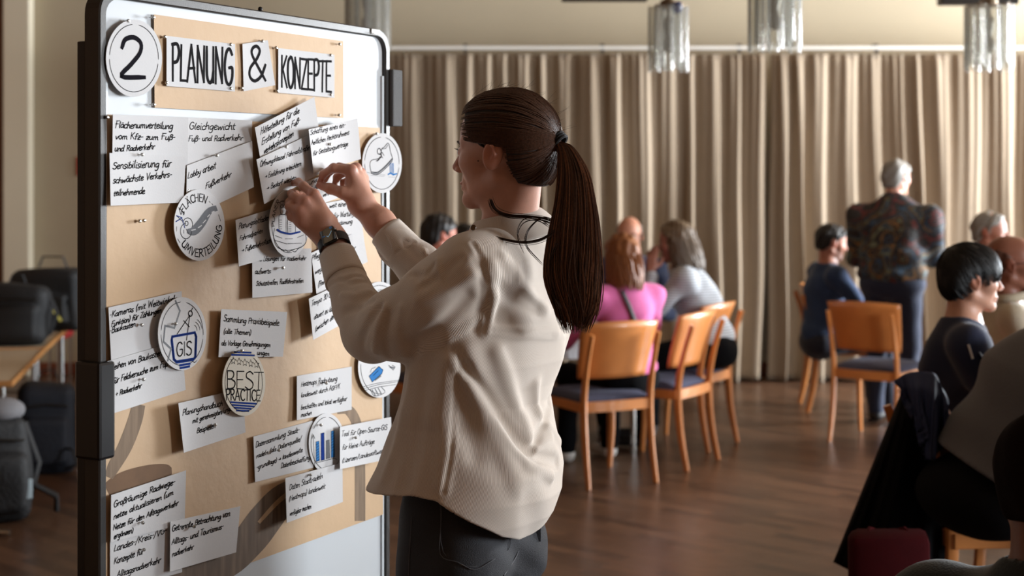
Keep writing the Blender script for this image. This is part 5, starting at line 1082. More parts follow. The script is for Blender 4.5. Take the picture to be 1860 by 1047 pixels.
# ---- wristwatch on the left wrist
wc = P3(607, 445, 3.088); fax = (WRL-ELL)/np.linalg.norm(WRL-ELL); cam_d_ = np.array([0, 0, 1.58])-wc
nrm = cam_d_/np.linalg.norm(cam_d_); nrm = nrm+np.array([-.25, 0, .15]); nrm = nrm-fax*(nrm @ fax); nrm /= np.linalg.norm(nrm); sdv = np.cross(fax, nrm)
mbw = MB(); pts = [Vector(wc-WO+nrm*(math.cos(a)*.0290)+sdv*math.sin(a)*.0310) for a in [2*PI*i/36 for i in range(37)]]
V_ = []
for p in pts:
    c_ = Vector(wc-WO); r_ = (p-c_).normalized()
    for s1, s2 in ((-.011, 0), (.011, 0), (.011, .0028), (-.011, .0028)): V_.append(p+Vector(fax)*s1+r_*s2)
mbw.add(V_, [(i*4+k, i*4+(k+1) % 4, (i+1)*4+(k+1) % 4, (i+1)*4+k) for i in range(36) for k in range(4)])
mbw.build('watch_strap', mat('rubber_black', (22, 22, 25), .5), woman)
M3 = Matrix((Vector(sdv), Vector(fax), Vector(nrm))).transposed(); wcc = Vector(wc-WO+nrm*.0325+sdv*.002)
MB().box(wcc, (.034, .040, .0105), M3, bev=.0045).build('watch_case', mat('watch_black', (14, 14, 16), .15, .5, coat=.6), woman, True)
MB().box(wcc+Vector(nrm)*.0052, (.030, .036, .001), M3, bev=.0004).build('watch_screen', mat('watch_glass', (8, 9, 11), .06, coat=1.0), woman)
MB().lathe([(.0035, 0), (.0038, .001), (.0038, .003), (0, .0035)], 12, M=Vector(sdv).to_track_quat('Z', 'Y').to_matrix(), c=wcc+Vector(sdv)*.017+Vector(fax)*.008).build('watch_crown', CHROME, woman, True)
S2 = lambda a, b: wcc+Vector(nrm)*.0060+Vector(sdv)*a+Vector(fax)*b
GL = mat('screen_light', (150, 190, 215), .5, emis=.35); GB = mat('screen_blue', (50, 110, 170), .5, emis=.3)
mbx = MB(); ribn = Vector(nrm)
for s_ in ([S2(-.003, -.002), S2(.000, -.006)], [S2(.000, -.006), S2(.010, .005)]): mbx.tube(s_, .0008, 4)
mbx.build('watch_hands', GL, woman); MB().tube([S2(-.012, .001), S2(-.010, -.001), S2(-.006, .000)], .0009, 4).build('watch_dial_mark', GB, woman)
MB().tube([S2(.0105+.0022*math.cos(a), .0135+.0022*math.sin(a)) for a in [2*PI*i/12 for i in range(13)]], .0007, 4, cap=False).build('watch_dial_ring', GB, woman)
# pin between finger and thumb
o = link(bpy.data.objects.new('push_pin', pme)); o.matrix_world = Matrix.Translation(Vector(P3(577, 335, 3.235))) @ Rp; tag(o, 'steel push pin held between the right thumb and index finger', 'push pin', 'steel push pins on the pinboard')
# ------------------------------------------------------------------ people in the hall
def cloth(name, col, rough=0.85, **k): return mat(name, col, rough, noise=k.pop('noise', 0.15), nscale=k.pop('nscale', 14), bump=0.25, bscale=k.pop('bscale', 240), sheen=0.15, **k)
SHOE = mat('shoe_black', (24, 23, 24), 0.5)
def person(label, head, yaw, pose='sit', s=1.0, lean=0.0, side=0.0, hyaw=None, hpitch=0.0, arms=None, top=None, sleeve='long', neck=0.075, pants=None, skin=(176, 128, 104), hair='short', hairm=None, hthick=.010,
           h=0.008, beard=None, glasses=False, bulk=1.0, belly=0.0, hemup=-.045, shoe=None, extra=None, name='person', legs=None, brow=(60, 44, 34), drop=0.0):
    """head = world position of the head centre; the body hangs below it down to the floor"""
    H = A3(head); B = frame(yaw); Fw, Lf = B[:, 0], B[:, 1]; U = np.array([0, 0, 1.0]); hy = yaw if hyaw is None else hyaw
    MH = frame(hy, hpitch); spine = .50*s if pose == 'sit' else .52*s
    nb = H-MH[:, 0]*.022*s-U*.165*s-Fw*.03*math.sin(lean)       # neck base
    sp = Fw*math.sin(lean)*math.cos(side)+Lf*math.sin(side)+U*math.cos(lean)*math.cos(side); pel = nb-sp*spine*1.0
    root_z = 0.0
    if pose == 'sit': pz = pel[2]
    par = thing(name, label, 'person', (float(pel[0]), float(pel[1]), 0)); off = Vector((float(pel[0]), float(pel[1]), 0))
    X = lambda f_, l_, u_: f_*Fw*s+l_*Lf*s+u_*U*s
    chest = nb-sp*.16*s+Fw*.0*s
    sh = {k: nb-sp*(.055+.12*max(0, bulk-1))*s+Lf*k*.175*s*bulk for k in (1, -1)}; hp = {k: pel+Lf*k*.09*s for k in (1, -1)}
    el, wr = {}, {}
    for k in (1, -1):
        a = (arms or {}).get(k)
        if a is None: a = ((.14, .07, -.26), (.36, -.03, -.20)) if pose == 'sit' else ((-.02, .07, -.28), (.08, .06, -.52))
        el[k] = sh[k]+a[0][0]*Fw*s+a[0][1]*k*Lf*s+a[0][2]*U*s; wr[k] = sh[k]+a[1][0]*Fw*s+a[1][1]*k*Lf*s+a[1][2]*U*s
    kn, an = {}, {}
    for k in (1, -1):
        if pose == 'sit': kn[k] = hp[k]+X(.41, .05*k, 0)*1.0; kn[k][2] = .50*s; an[k] = kn[k]+X(.02, .0, 0); an[k][2] = .085
        else: kn[k] = hp[k]+X(.02, .02*k, 0); kn[k][2] = pel[2]*.54; an[k] = kn[k]+X(-.03, .0, 0); an[k][2] = .085
    f = Field(); head_prims(f, H, MH, s)
    f.cone(H+MH @ np.array([-.022, 0, -.055])*s, nb+U*.0, .052*s, .056*s, .025); f.cone(nb-U*.01, chest, .06*s, .10*s, .04)
    f.ell(chest, (.10*s, .15*s*bulk, .14*s), B, .05); f.cone(chest-sp*.05, pel, .10*s, .10*s, .05)
    hd = {}
    for k in (1, -1):
        f.cone(nb-U*.02, sh[k]*.85+nb*.15, .045*s, .045*s, .04)
        f.chain([sh[k], el[k], wr[k]], [.048*s, .037*s, .026*s], .02)
        D = wr[k]-el[k]; hand_prims(f, wr[k]+D/np.linalg.norm(D)*.01, D, (U+Lf*k*.4), k, s*.95, .55)
        f.chain([hp[k], kn[k], an[k]], [.075*s, .05*s, .036*s], .03)
    allp = np.array([H+U*.14*s, H-.13*s, H+.13*s, pel-.2, pel+.2, *sh.values(), *el.values(), *wr.values(), *kn.values(), *an.values()])
    lo = np.minimum(allp.min(0)-.24*s, 9e9); hi = allp.max(0)+.24*s; lo[2] = 0.02
    V, Q = mesh_field(f, lo, hi, h); V0 = A3(off)
    np_mesh('body', V-V0, Q, skin_mat(), par, attrs={'tone': skin_tone(V, H, MH, s, skin, beard=beard)})
    # top
    t = Field(); t.cone(nb-sp*.02, chest, .075*s*bulk, .125*s*bulk, .04); t.ell(chest, (.125*s*bulk, .165*s*bulk, .16*s), B, .05)
    mid = chest-sp*.17*s+Fw*belly*.04*s; t.ell(mid, (.12*s*bulk+belly*.05, .15*s*bulk+belly*.03, .16*s), B, .06); t.ell(pel+sp*.06, (.13*s*bulk, .17*s*bulk, .11*s), B, .05)
    for k in (1, -1):
        t.cone(nb-sp*.035*s, sh[k], .052*s*bulk**.5, .064*s*bulk**.7, .06)
        e2 = el[k]; t.cone(sh[k], e2, .064*s*bulk**.5, .052*s*bulk**.4, .045)
        if sleeve == 'long': t.cone(e2, e2*.08+wr[k]*.92, .052*s, .038*s, .02)
    rg = np.random.RandomState(abs(hash(label)) % 1000 if False else len(label)*7+int(H[0]*100) % 97)
    fr = rg.normal(size=(6, 3))*16; fp = rg.uniform(0, 6, 6)
    hem = pel+sp*.0-U*.0
    def post(P, d):
        w_ = np.zeros(len(P))
        for a_, b_ in zip(fr, fp): w_ += np.sin(P @ a_+b_+1.5*np.sin(P @ a_[[1, 2, 0]]*.6))
        d = d+.0032*w_
        q = (P-H) @ MH; r = np.linalg.norm(P-(nb+U*.055*s+MH[:, 0]*.012*s), axis=1)-neck*s; d = -smin(-d, r, .006)       # neckline
        d = -smin(-d, (P-(pel+sp*hemup*s)) @ sp, .01)        # hem
        if sleeve == 'short':
            for k in (1, -1):
                m_ = sh[k]*.30+el[k]*.70; ax = (el[k]-sh[k])/np.linalg.norm(el[k]-sh[k]); cut = (P-m_) @ ax
                near = (np.linalg.norm(P-el[k], axis=1) < .20*s) & (cut > -.12); d = np.where(near, -smin(-d, -cut, .008), d)
        return d
    t.post.append(post); V, Q = mesh_field(t, lo, hi, h); np_mesh('shirt' if sleeve == 'long' else 't_shirt', V-V0, Q, top, par)
    # trousers and shoes
    g = Field(); g.ell(pel-U*.01, (.125*s*bulk, .165*s*bulk, .115*s), B, .04)
    for k in (1, -1):
        g.chain([hp[k], kn[k], an[k]], [.092*s*min(bulk, 1.15), .066*s, .052*s], .03)
    def postg(P, d): return d+.0022*(np.sin(P @ (fr[0]*1.3)+fp[0])+np.sin(P @ (fr[1]*1.5)+fp[1]))
    g.post.append(postg); V, Q = mesh_field(g, lo, hi, h*1.15); np_mesh('trousers', V-V0, Q, pants, par)
    for k in (1, -1):
        q = Field(); A_ = an[k]; q.cone(A_-U*.045, A_-U*.05+Fw*.15*s, .038*s, .034*s, .02, flat=(U, .8)); q.cone(A_-U*.01, A_-U*.04, .042*s, .042*s, .02)
        V, Q = mesh_field(q, A_-.24, A_+.24, .009); np_mesh('shoe', V-V0, Q, shoe or SHOE, par)
    C_ = H-V0
    eyes(C_, MH, s, par, brow=brow)
    if hairm is not None: hair_cap(C_, MH, s, hair, hairm, par, min(h, .006), hthick, len(label), rough=.0012 if hair == 'fringe' else .0035)
    W = lambda x, y, z: Vector(C_+MH @ (np.array([x, y, z])*s))
    if glasses:
        mb = MB()
        for sd in (-1, 1):
            mb.tube([W(.106, sd*.033+.020*math.cos(a), .001+.015*math.sin(a)) for a in [2*PI*i/14 for i in range(15)]], .0014, 5, cap=False)
            mb.tube([W(.105, sd*.053, .005), W(.05, sd*.076, .006), W(-.01, sd*.082, .004)], .0016, 5)
        mb.tube([W(.108, -.013, .004), W(.110, 0, .006), W(.108, .013, .004)], .0014, 5); mb.build('glasses', mat('glasses_frame', (40, 38, 40), 0.3, 0.4), par, True)
    info = dict(par=par, C=C_, MH=MH, W=W, nb=nb-V0, sh={k: v-V0 for k, v in sh.items()}, el={k: v-V0 for k, v in el.items()}, wr={k: v-V0 for k, v in wr.items()}, chest=chest-V0, pel=pel-V0, F=Fw, L=Lf, sp=sp, B=B, top=t, off=V0, s=s)
    if extra: extra(info)
    return info
def on_top(I, x, y, y0=1.0):
    """point on a person's top seen at photo pixel (x, y), in the person's own coordinates"""
    p = raycast(I['top'], x, y, y0, 14); return None if p is None else p-I['off']
def long_hair(I, m, length, w_=.085, flare=1.15, name='long_hair', seed=1, back=-.02, n=260, z0=.05, wave=.006):
    """hair falling over the back and sides of the head down to length below the eyes"""
    rg = np.random.RandomState(seed); C, M, s = I['C'], I['MH'], I['s']; mb = MB()
    for i in range(n):
        a = rg.uniform(.30, 2*PI-.30); x = math.cos(a); y = math.sin(a)     # a=0 is the face
        if x > .75: continue
        st = np.array([x*.085-.012, y*.078, z0+rg.uniform(-.01, .03)]); ln = length*(1+rg.uniform(-.12, .05)); pts = []
        for j in range(7):
            t = j/6; g = 1+(flare-1)*math.sin(t*PI*.7)+.02*math.sin(t*7+i)
            pts.append(Vector(C+M @ (np.array([st[0]*g+back*t, st[1]*g, st[2]])*s)-np.array([0, 0, 1])*ln*t+np.array([1, 0, 0])*wave*math.sin(t*6+i)))
        mb.tube(pts, [.004, .0055, .006, .006, .0055, .0045, .002], 4, cap=False)
    o = mb.build(name, m, I['par'], True); return o
def strap(I, P, r=.012, name='bag_strap', m=None):
    MB().tube([Vector(p) for p in P], r, 6, flat=.35).build(name, m or mat('strap_black', (22, 22, 24), .6), I['par'], True)
HBROWN = hair_mat('hair_auburn', (82, 44, 22), (158, 98, 54)); HDARK = hair_mat('hair_dark', (12, 10, 9), (30, 24, 20)); HGREY = hair_mat('hair_grey', (92, 88, 82), (150, 146, 140)); HASH = hair_mat('hair_ash', (56, 44, 32), (120, 98, 74)); HBLK = hair_mat('hair_black', (7, 7, 8), (20, 18, 18))
JEANS = cloth('jeans_dark', (30, 36, 50)); BLKC = mat('black_cloth', (11, 11, 13), .95, noise=.15, nscale=14, bump=.2, bscale=240, spec=.1)
def at(x, y, Y): return px(x, y, Y)

# pink top, back to the camera
PINK = cloth('pink_knit', (216, 108, 166), nscale=8); STRIPE = mat('grey_striped_knit', (150, 152, 156), .9, bump=.3, bscale=150)
def stripes(m, c1, c2, scale, axis='Z'):
    nt = m.node_tree; L = nt.links; b = nt.nodes['Principled BSDF']; tc = nt.nodes.new('ShaderNodeTexCoord'); w_ = nt.nodes.new('ShaderNodeTexWave'); w_.bands_direction = axis
    w_.inputs['Scale'].default_value = scale; w_.inputs['Distortion'].default_value = 1.5; w_.inputs['Detail'].default_value = 1; L.new(tc.outputs['Object'], w_.inputs['Vector'])
    mx = nt.nodes.new('ShaderNodeMix'); mx.data_type = 'RGBA'; mx.inputs[6].default_value = (*s2l(c1), 1); mx.inputs[7].default_value = (*s2l(c2), 1); L.new(w_.outputs['Fac'], mx.inputs[0]); L.new(mx.outputs[2], b.inputs['Base Color'])
stripes(STRIPE, (136, 141, 148), (192, 197, 202), 20)
I = person('person in a pink top with auburn bob and black bag strap, back turned', at(1129, 466, 7.92), D_(118), lean=.10, top=PINK, pants=BLKC, skin=(186, 134, 110), hair='short', hairm=HBROWN, h=.009, hthick=.016, shoe=mat('shoe_pale', (196, 194, 190), .5), arms={1: ((.14, .12, -.24), (.34, .02, -.26)), -1: ((.14, .08, -.25), (.34, .0, -.26))}, s=.97)
long_hair(I, HBROWN, .22, flare=1.22, seed=3)
pp = [on_top(I, x, y, 7) for x, y in ((1118, 502), (1130, 528), (1143, 556), (1156, 590))]; pp = [p for p in pp if p is not None]
if len(pp) > 1: strap(I, [p-np.array([0, .012, 0]) for p in pp], .014)
# grey striped sweater, profile to the left, hand at the chin
I = person('person in a light grey striped sweater with ash hair, hand at the chin', at(1228, 440, 8.72), D_(172), lean=.42, hpitch=.12, top=STRIPE, pants=BLKC, skin=(150, 100, 84), hair='short', hairm=HASH, hthick=.015, h=.009,
           arms={1: ((.22, .0, -.24), (.20, -.07, .04)), -1: ((.22, .04, -.24), (.30, -.02, -.10))}, brow=(70, 50, 36))
long_hair(I, HASH, .23, flare=1.18, seed=5, back=-.06)
# grey-haired man facing the camera
person('older grey-haired man in a navy sweater facing the camera between two women', at(1143, 427, 9.45), D_(-96), hpitch=.1, top=cloth('navy_knit', (26, 38, 66)), pants=BLKC, skin=(196, 138, 112), hair='bald', hairm=HGREY, h=.010, hthick=.008, glasses=True)
# two people behind the woman's shoulder
person('man with dark hair and a pale shirt seen below the woman\'s chin', at(798, 428, 8.4), D_(38), hyaw=D_(28), hpitch=.12, top=cloth('pale_shirt', (180, 176, 182)), pants=BLKC, skin=(190, 120, 98), hair='short', hairm=HDARK, h=.010, hthick=.012, glasses=True)
person('dark-haired person mostly hidden behind the woman\'s left shoulder', at(845, 441, 9.8), D_(-60), top=cloth('charcoal_knit', (48, 48, 54)), pants=BLKC, skin=(170, 116, 94), hair='short', hairm=HDARK, h=.011)
# standing man in the colourful shirt
def graffiti():
    m = bpy.data.materials.new('graffiti_print'); m.use_nodes = True; nt = m.node_tree; L = nt.links; b = nt.nodes['Principled BSDF']; tc = nt.nodes.new('ShaderNodeTexCoord')
    v = nt.nodes.new('ShaderNodeTexNoise'); v.inputs['Scale'].default_value = 5.5; v.inputs['Detail'].default_value = 1.5; v.inputs['Distortion'].default_value = 1.2; L.new(tc.outputs['Object'], v.inputs['Vector'])
    cr = nt.nodes.new('ShaderNodeValToRGB'); e = cr.color_ramp; e.interpolation = 'CONSTANT'; e.elements[0].color = (*s2l((16, 16, 18)), 1); e.elements[1].position = .99; e.elements[1].color = (*s2l((20, 20, 22)), 1)
    for p, c in ((.36, (92, 30, 30)), (.40, (18, 18, 20)), (.47, (24, 58, 84)), (.50, (20, 20, 20)), (.545, (120, 84, 36)), (.565, (28, 26, 24)), (.60, (104, 112, 84)), (.62, (30, 60, 84)), (.66, (22, 20, 20))):
        q = e.elements.new(p); q.color = (*s2l(c), 1)
    L.new(v.outputs['Fac'], cr.inputs['Fac'])
    n = nt.nodes.new('ShaderNodeTexNoise'); n.inputs['Scale'].default_value = 26; n.inputs['Detail'].default_value = 3; n.inputs['Distortion'].default_value = 2.5; L.new(tc.outputs['Object'], n.inputs['Vector'])
    c2 = nt.nodes.new('ShaderNodeValToRGB'); g = c2.color_ramp; g.elements[0].position = .50; g.elements[0].color = (0, 0, 0, 1); g.elements[1].position = .56; g.elements[1].color = (0, 0, 0, 1); q = g.elements.new(.53); q.color = (.8, .8, .8, 1)
    L.new(n.outputs['Fac'], c2.inputs['Fac']); mx = nt.nodes.new('ShaderNodeMix'); mx.data_type = 'RGBA'; mx.inputs[7].default_value = (*s2l((104, 100, 96)), 1)
    L.new(c2.outputs['Color'], mx.inputs[0]); L.new(cr.outputs['Color'], mx.inputs[6]); L.new(mx.outputs[2], b.inputs['Base Color']); b.inputs['Roughness'].default_value = .8; return m
person('standing grey-haired man with glasses and a colourful graffiti patterned shirt', at(1628, 323, 9.5), D_(58), pose='stand', s=.97, lean=.06, hyaw=D_(38), top=graffiti(), neck=.066, pants=cloth('blue_jeans', (20, 32, 58)), skin=(206, 150, 128), hair='short', hairm=HGREY, h=.010, bulk=1.34, belly=1.3, glasses=True,
       arms={1: ((.03, .035, -.28), (.24, -.06, -.32)), -1: ((.08, .03, -.27), (.27, -.05, -.24))})
person('seated bearded man in a blue denim shirt, left of the standing man', at(1510, 440, 9.9), D_(8), hpitch=.2, lean=.12, top=cloth('denim_shirt', (34, 56, 90)), pants=cloth('navy_trousers', (24, 28, 44)), skin=(176, 120, 98), hair='short', hairm=HDARK, h=.010, beard=(60, 42, 34), arms={1: ((.2, .05, -.22), (.42, -.03, -.2)), -1: ((.18, .06, -.24), (.38, .0, -.22))})
person('man with short grey hair looking right, behind the dark-haired young man', at(1798, 421, 8.8), D_(-28), hyaw=D_(-30), top=cloth('brown_knit', (70, 58, 50)), pants=BLKC, skin=(176, 120, 100), hair='short', hairm=HGREY, h=.010, hthick=.006)
I = person('balding man with glasses in a beige fleece at the right edge', at(1836, 479, 6.1), D_(-6), hyaw=D_(-12), top=cloth('beige_fleece', (176, 166, 146), bscale=120), pants=BLKC, neck=.085, skin=(132, 84, 66), hair='bald', hairm=hair_mat('hair_stubble', (70, 44, 34), (96, 62, 48)), hthick=.003, h=.008, glasses=True)
W = I['W']; MB().tube([Vector(I['nb'])+Vector(I['B'] @ np.array([.075*math.cos(a)+.01, .08*math.sin(a), .03+.01*math.cos(a)])) for a in [2*PI*i/20 for i in range(20)]]+[Vector(I['nb'])+Vector(I['B'] @ np.array([.085, 0, .04]))], .018, 8).build('collar', MATS['beige_fleece'], I['par'], True)
NAVY = cloth('navy_tee', (15, 26, 56), noise=.1)
BOY = I = person('young man with black hair in profile wearing a navy T-shirt with a white name sticker', at(1762, 505, 5.15), D_(-10), hyaw=D_(2), hpitch=.05, lean=.10, top=NAVY, sleeve='short', neck=.088, pants=BLKC, skin=(196, 148, 124), hair='fringe', hairm=HBLK, h=.005, hthick=.010, s=.99, brow=(20, 16, 14), arms={1: ((.16, .06, -.24), (.38, -.04, -.2)), -1: ((.12, .06, -.26), (.34, .0, -.26))})
for (x0, y0, x1, y1, nm, c_, rr) in ((1758, 626, 1766, 652, 'name_sticker', (220, 226, 230), .012), (1778, 640, 1786, 652, 'chest_badge', (120, 130, 150), .009)):
    a, b_ = on_top(I, x0, y0, 4), on_top(I, x1, y1, 4)
    if a is not None and b_ is not None: MB().tube([Vector(a)-Vector((0, .004, 0)), Vector(b_)-Vector((0, .004, 0))], rr, 8, flat=.2).build(nm, mat(nm, c_, .6), I['par'], True)
# large man in the grey shirt leaning forward, head outside the frame
person('broad person in a dark grey shirt leaning forward, head beyond the right edge', at(1975, 520, 4.55), D_(-4), lean=.55, hpitch=.35, s=1.08, bulk=1.42, belly=.8, hemup=.05, top=cloth('grey_shirt', (84, 83, 86), nscale=5), pants=BLKC, skin=(170, 120, 98), hair='short', hairm=HDARK, h=.009)  # shirt colour darkened to carry the shade this person sits in
person('dark-haired person in a dark green top, cut off by the bottom right corner', at(1914, 880, 2.45), D_(48), bulk=1.18, hpitch=.25, s=1.03, top=cloth('dark_green_top', (18, 26, 25)), pants=BLKC, skin=(120, 84, 66), hair='short', hairm=mat('hair_darkbrown', (24, 16, 12), .9, noise=.4, nscale=60, spec=.05, bump=.3, bscale=300), h=.007, hthick=.012)

def short_strands(I, m, style, n=700, ln=.05, thick=.010, seed=2, r=.0013):
    """short locks combed outwards from the crown over the cap"""
    rg_ = np.random.RandomState(seed); C, M, s = I['C'], I['MH'], I['s']; f_ = hair_base(C, M, s, thick); poly = HAIRLINE[style]; L_ = []
    cen = np.array([-.012, 0, .028])
    while len(L_) < n:
        v = rg_.normal(size=3); v /= np.linalg.norm(v); p = cen+v*np.array([.10, .08, .095]); pin_ = polysd(p[None, 0], p[None, 2], poly)[0]
        if pin_ > -.004 or v[2] < -.7: continue
        crown = np.array([-.55, 0, .83]); d = v-crown; d -= v*(d @ v); d /= np.linalg.norm(d)+1e-6; d = d+np.array([.35, 0, -.25])*(v[0] > 0); pts = []
        for j in range(6):
            q = v+d*(j/5)*ln/.09; q /= np.linalg.norm(q); pts.append(C+M @ ((cen+q*np.array([.10, .08, .095]))*s))
        L_.append(pts)
    A_ = np.array(L_); nr = A_-C; nr /= np.linalg.norm(nr, axis=2, keepdims=True)
    for _ in range(3): dd = f_(A_.reshape(-1, 3)).reshape(A_.shape[:2]); A_ = A_-nr*((dd-.0015)*np.array([.6, .9, 1, 1, 1, .9]))[:, :, None]
    mb = MB()
    for pts in A_: mb.tube([Vector(p) for p in pts], [r*.4, r, r*1.1, r, r*.7, r*.2], 4, cap=False)
    tag(mb.build('hair_strands', m, I['par'], True), kind='stuff')
short_strands(BOY, HBLK, 'fringe', 900, .06)
# ------------------------------------------------------------------ chairs
HONEY = mat('honey_beech', (204, 130, 68), .38, noise=.30, nscale=7, coat=.25); SEATB = mat('blue_grey_upholstery', (66, 70, 92), .95, noise=.2, nscale=160, bump=.3, bscale=500)
def make_chair(label, loc, rz, group='honey wood chairs with blue grey seats'):
    t = thing('wooden_chair', label, 'chair', loc, rz, group)        # local +y is the way the chair faces, rear legs at y=0
    for sx in (-1, 1):
        x = sx*.195; P = [(x*1.02, -.055, 0), (x, -.012, .22), (x, .0, .44), (x, -.035, .62), (x, -.085, .78)]
        mb = MB(); C_ = catmull(P, 5); mb.tube([Vector(p) for p in C_], [.0155+.007*math.sin(PI*min(1, i/(len(C_)-1)*1.3)) for i in range(len(C_))], 8, flat=.72); mb.build('rear_leg', HONEY, t, True)
        mb = MB(); mb.tube([(sx*.205, .40, .43), (sx*.205, .405, .2), (sx*.20, .415, 0)], [.021, .018, .013], 8); mb.build('front_leg', HONEY, t, True)
        MB().box((sx*.205, .20, .405), (.022, .40, .05), bev=.004).build('side_rail', HONEY, t)
    V = []; n = 14                                                   # front and rear rails, gently curved
    for (y, nm, bow, w_) in ((.402, 'front_rail', .02, .41), (.0, 'rear_rail', -.012, .39)):
        mb = MB(); P = [(w_*(i/n-.5), y+bow*math.cos(PI*(i/n-.5)), 0) for i in range(n+1)]; V = []
        for p in P:
            for dy, dz in ((-.010, .380), (.010, .380), (.010, .432), (-.010, .432)): V.append((p[0], p[1]+dy, dz))
        mb.add(V, [(i*4+k, i*4+(k+1) % 4, (i+1)*4+(k+1) % 4, (i+1)*4+k) for i in range(n) for k in range(4)]+[(3, 2, 1, 0), (n*4, n*4+1, n*4+2, n*4+3)]); mb.build(nm, HONEY, t)
    # padded seat
    mb = MB(); nx, ny = 14, 12; V = []
    for top in (0, 1):
        for j in range(ny+1):
            for i in range(nx+1):
                u, v = i/nx-.5, j/ny; wd_ = .415+.03*v; e = max(0, 1-(abs(u)*2)**6)*max(0, 1-(abs(v-.5)*2)**6); V.append((u*wd_, .015+v*.41+.015*math.cos(PI*u)*v, .428+(top*(.012+.028*e**.5))))
    w_ = nx+1; o_ = w_*(ny+1); Fc = [(o_+j*w_+i, o_+j*w_+i+1, o_+(j+1)*w_+i+1, o_+(j+1)*w_+i) for j in range(ny) for i in range(nx)]+[(j*w_+i, (j+1)*w_+i, (j+1)*w_+i+1, j*w_+i+1) for j in range(ny) for i in range(nx)]
    Fc += [(i, i+1, o_+i+1, o_+i) for i in range(nx)]+[(ny*w_+i+1, ny*w_+i, o_+ny*w_+i, o_+ny*w_+i+1) for i in range(nx)]+[(j*w_, o_+j*w_, o_+(j+1)*w_, (j+1)*w_) for j in range(ny)]+[(j*w_+nx, (j+1)*w_+nx, o_+(j+1)*w_+nx, o_+j*w_+nx) for j in range(ny)]
    mesh_obj('seat', V, Fc, SEATB, t, True)
    # plywood back panel, curved, tapering down, in front of the posts
    V = []; nx, nz = 16, 10
    for l in (0, 1):
        for j in range(nz+1):
            for i in range(nx+1):
                u, v = i/nx-.5, j/nz; z = .545+.285*v+.012*(1-(2*u)**2)*(v > .99); wd_ = .395+.055*v; y = .012-.085*(v**1.2)+.048*((2*u)**2)*1.0+(-.007 if l else .007)-.014
                V.append((u*wd_, y+.012, z))
    w_ = nx+1; o_ = w_*(nz+1); Fc = [(j*w_+i, j*w_+i+1, (j+1)*w_+i+1, (j+1)*w_+i) for j in range(nz) for i in range(nx)]+[(o_+j*w_+i, o_+(j+1)*w_+i, o_+(j+1)*w_+i+1, o_+j*w_+i+1) for j in range(nz) for i in range(nx)]
    Fc += [(i, o_+i, o_+i+1, i+1) for i in range(nx)]+[(nz*w_+i, nz*w_+i+1, o_+nz*w_+i+1, o_+nz*w_+i) for i in range(nx)]+[(j*w_, (j+1)*w_, o_+(j+1)*w_, o_+j*w_) for j in range(nz)]+[(j*w_+nx, o_+j*w_+nx, o_+(j+1)*w_+nx, (j+1)*w_+nx) for j in range(nz)]
    mesh_obj('backrest', V, Fc, HONEY, t, True); return t
def dup(root, loc, rz, label):
    r = root.copy(); COL.objects.link(r); r.location = loc; r.rotation_euler = (0, 0, rz); r['label'] = label
    for ch in list(root.children): c = ch.copy(); COL.objects.link(c); c.parent = r
    return r
def chair_at(l, r_, label, src=[None]):
    """l, r_: floor points (photo px) of the two rear legs"""
    def fl(x, y): Y = CH*F/(y-HY); return Vector(((x-CX)*Y/F, Y, 0))
    a, b = fl(*l), fl(*r_); m = (a+b)/2; d = (b-a).normalized(); rz = math.atan2(d.y, d.x); loc = m+Vector((-d.y, d.x, 0))*.05
    if src[0] is None: src[0] = make_chair(label, loc, rz); return src[0]
    return dup(src[0], loc, rz, label)
chair_at((1070, 891), (1189, 878), 'honey wood chair nearest the woman, seating the person in pink')
chair_at((1245, 858), (1304, 835), 'empty honey wood chair, the middle one right of the person in pink')
chair_at((1287, 822), (1336, 804), 'honey wood chair behind the empty one, seating the person in the striped sweater')
chair_at((1508, 803), (1624, 816), 'empty honey wood chair in front of the standing man')
chair_at((1452, 731), (1470, 752), 'honey wood chair seen edge-on under the man in the denim shirt')
def chair_xy(x, y, rz, label): return dup(bpy.data.objects['wooden_chair'], (x, y, 0), rz, label)
chair_xy(.02, 5.7, 0, 'tmp') if False else None
# table with a white cloth behind the chairs
def table(label, c, sx, sy, rz, h, top_m, leg_m, cloth_m=None):
    t = thing('table', label, 'table', (c[0], c[1], 0), rz)
    MB().box((0, 0, h-.014), (sx, sy, .028), bev=.004).build('table_top', top_m, t)
    for a in (-1, 1):
        for b in (-1, 1): MB().tube([(a*(sx/2-.05), b*(sy/2-.05), h-.02), (a*(sx/2-.05), b*(sy/2-.05), 0)], .017, 10).build('leg', leg_m, t, True)
        MB().box((a*(sx/2-.05), 0, h-.045), (.03, sy-.1, .035)).build('side_rail', leg_m, t)
    return t
WOODT = mat('beech_table_top', (176, 128, 82), .4, noise=.2, nscale=6)
table('table the group sits round, mostly hidden behind the woman', (.22, 8.74), .95, .8, D_(8), .72, WOODT, CHROME)
n = 30; V = []                                                       # cloth lying over it
ring_ = []
for lvl, (e, z) in enumerate(((.0, .7235), (.012, .722), (.022, .70), (.030, .60), (.036, .55))):
    for i in range(4*n):
        s_, q = divmod(i, n); u = q/n; x = (u-.5, .5, .5-u, -.5)[s_]; y = (-.5, u-.5, .5, .5-u)[s_]; w = .012*math.sin(i*.9)*max(0, lvl-1)/2
        V.append((x*(.95+2*e+2*w), y*(.8+2*e+2*w), z))
Fc = [(l*4*n+i, l*4*n+(i+1) % (4*n), (l+1)*4*n+(i+1) % (4*n), (l+1)*4*n+i) for l in range(4) for i in range(4*n)]+[tuple(range(4*n))]
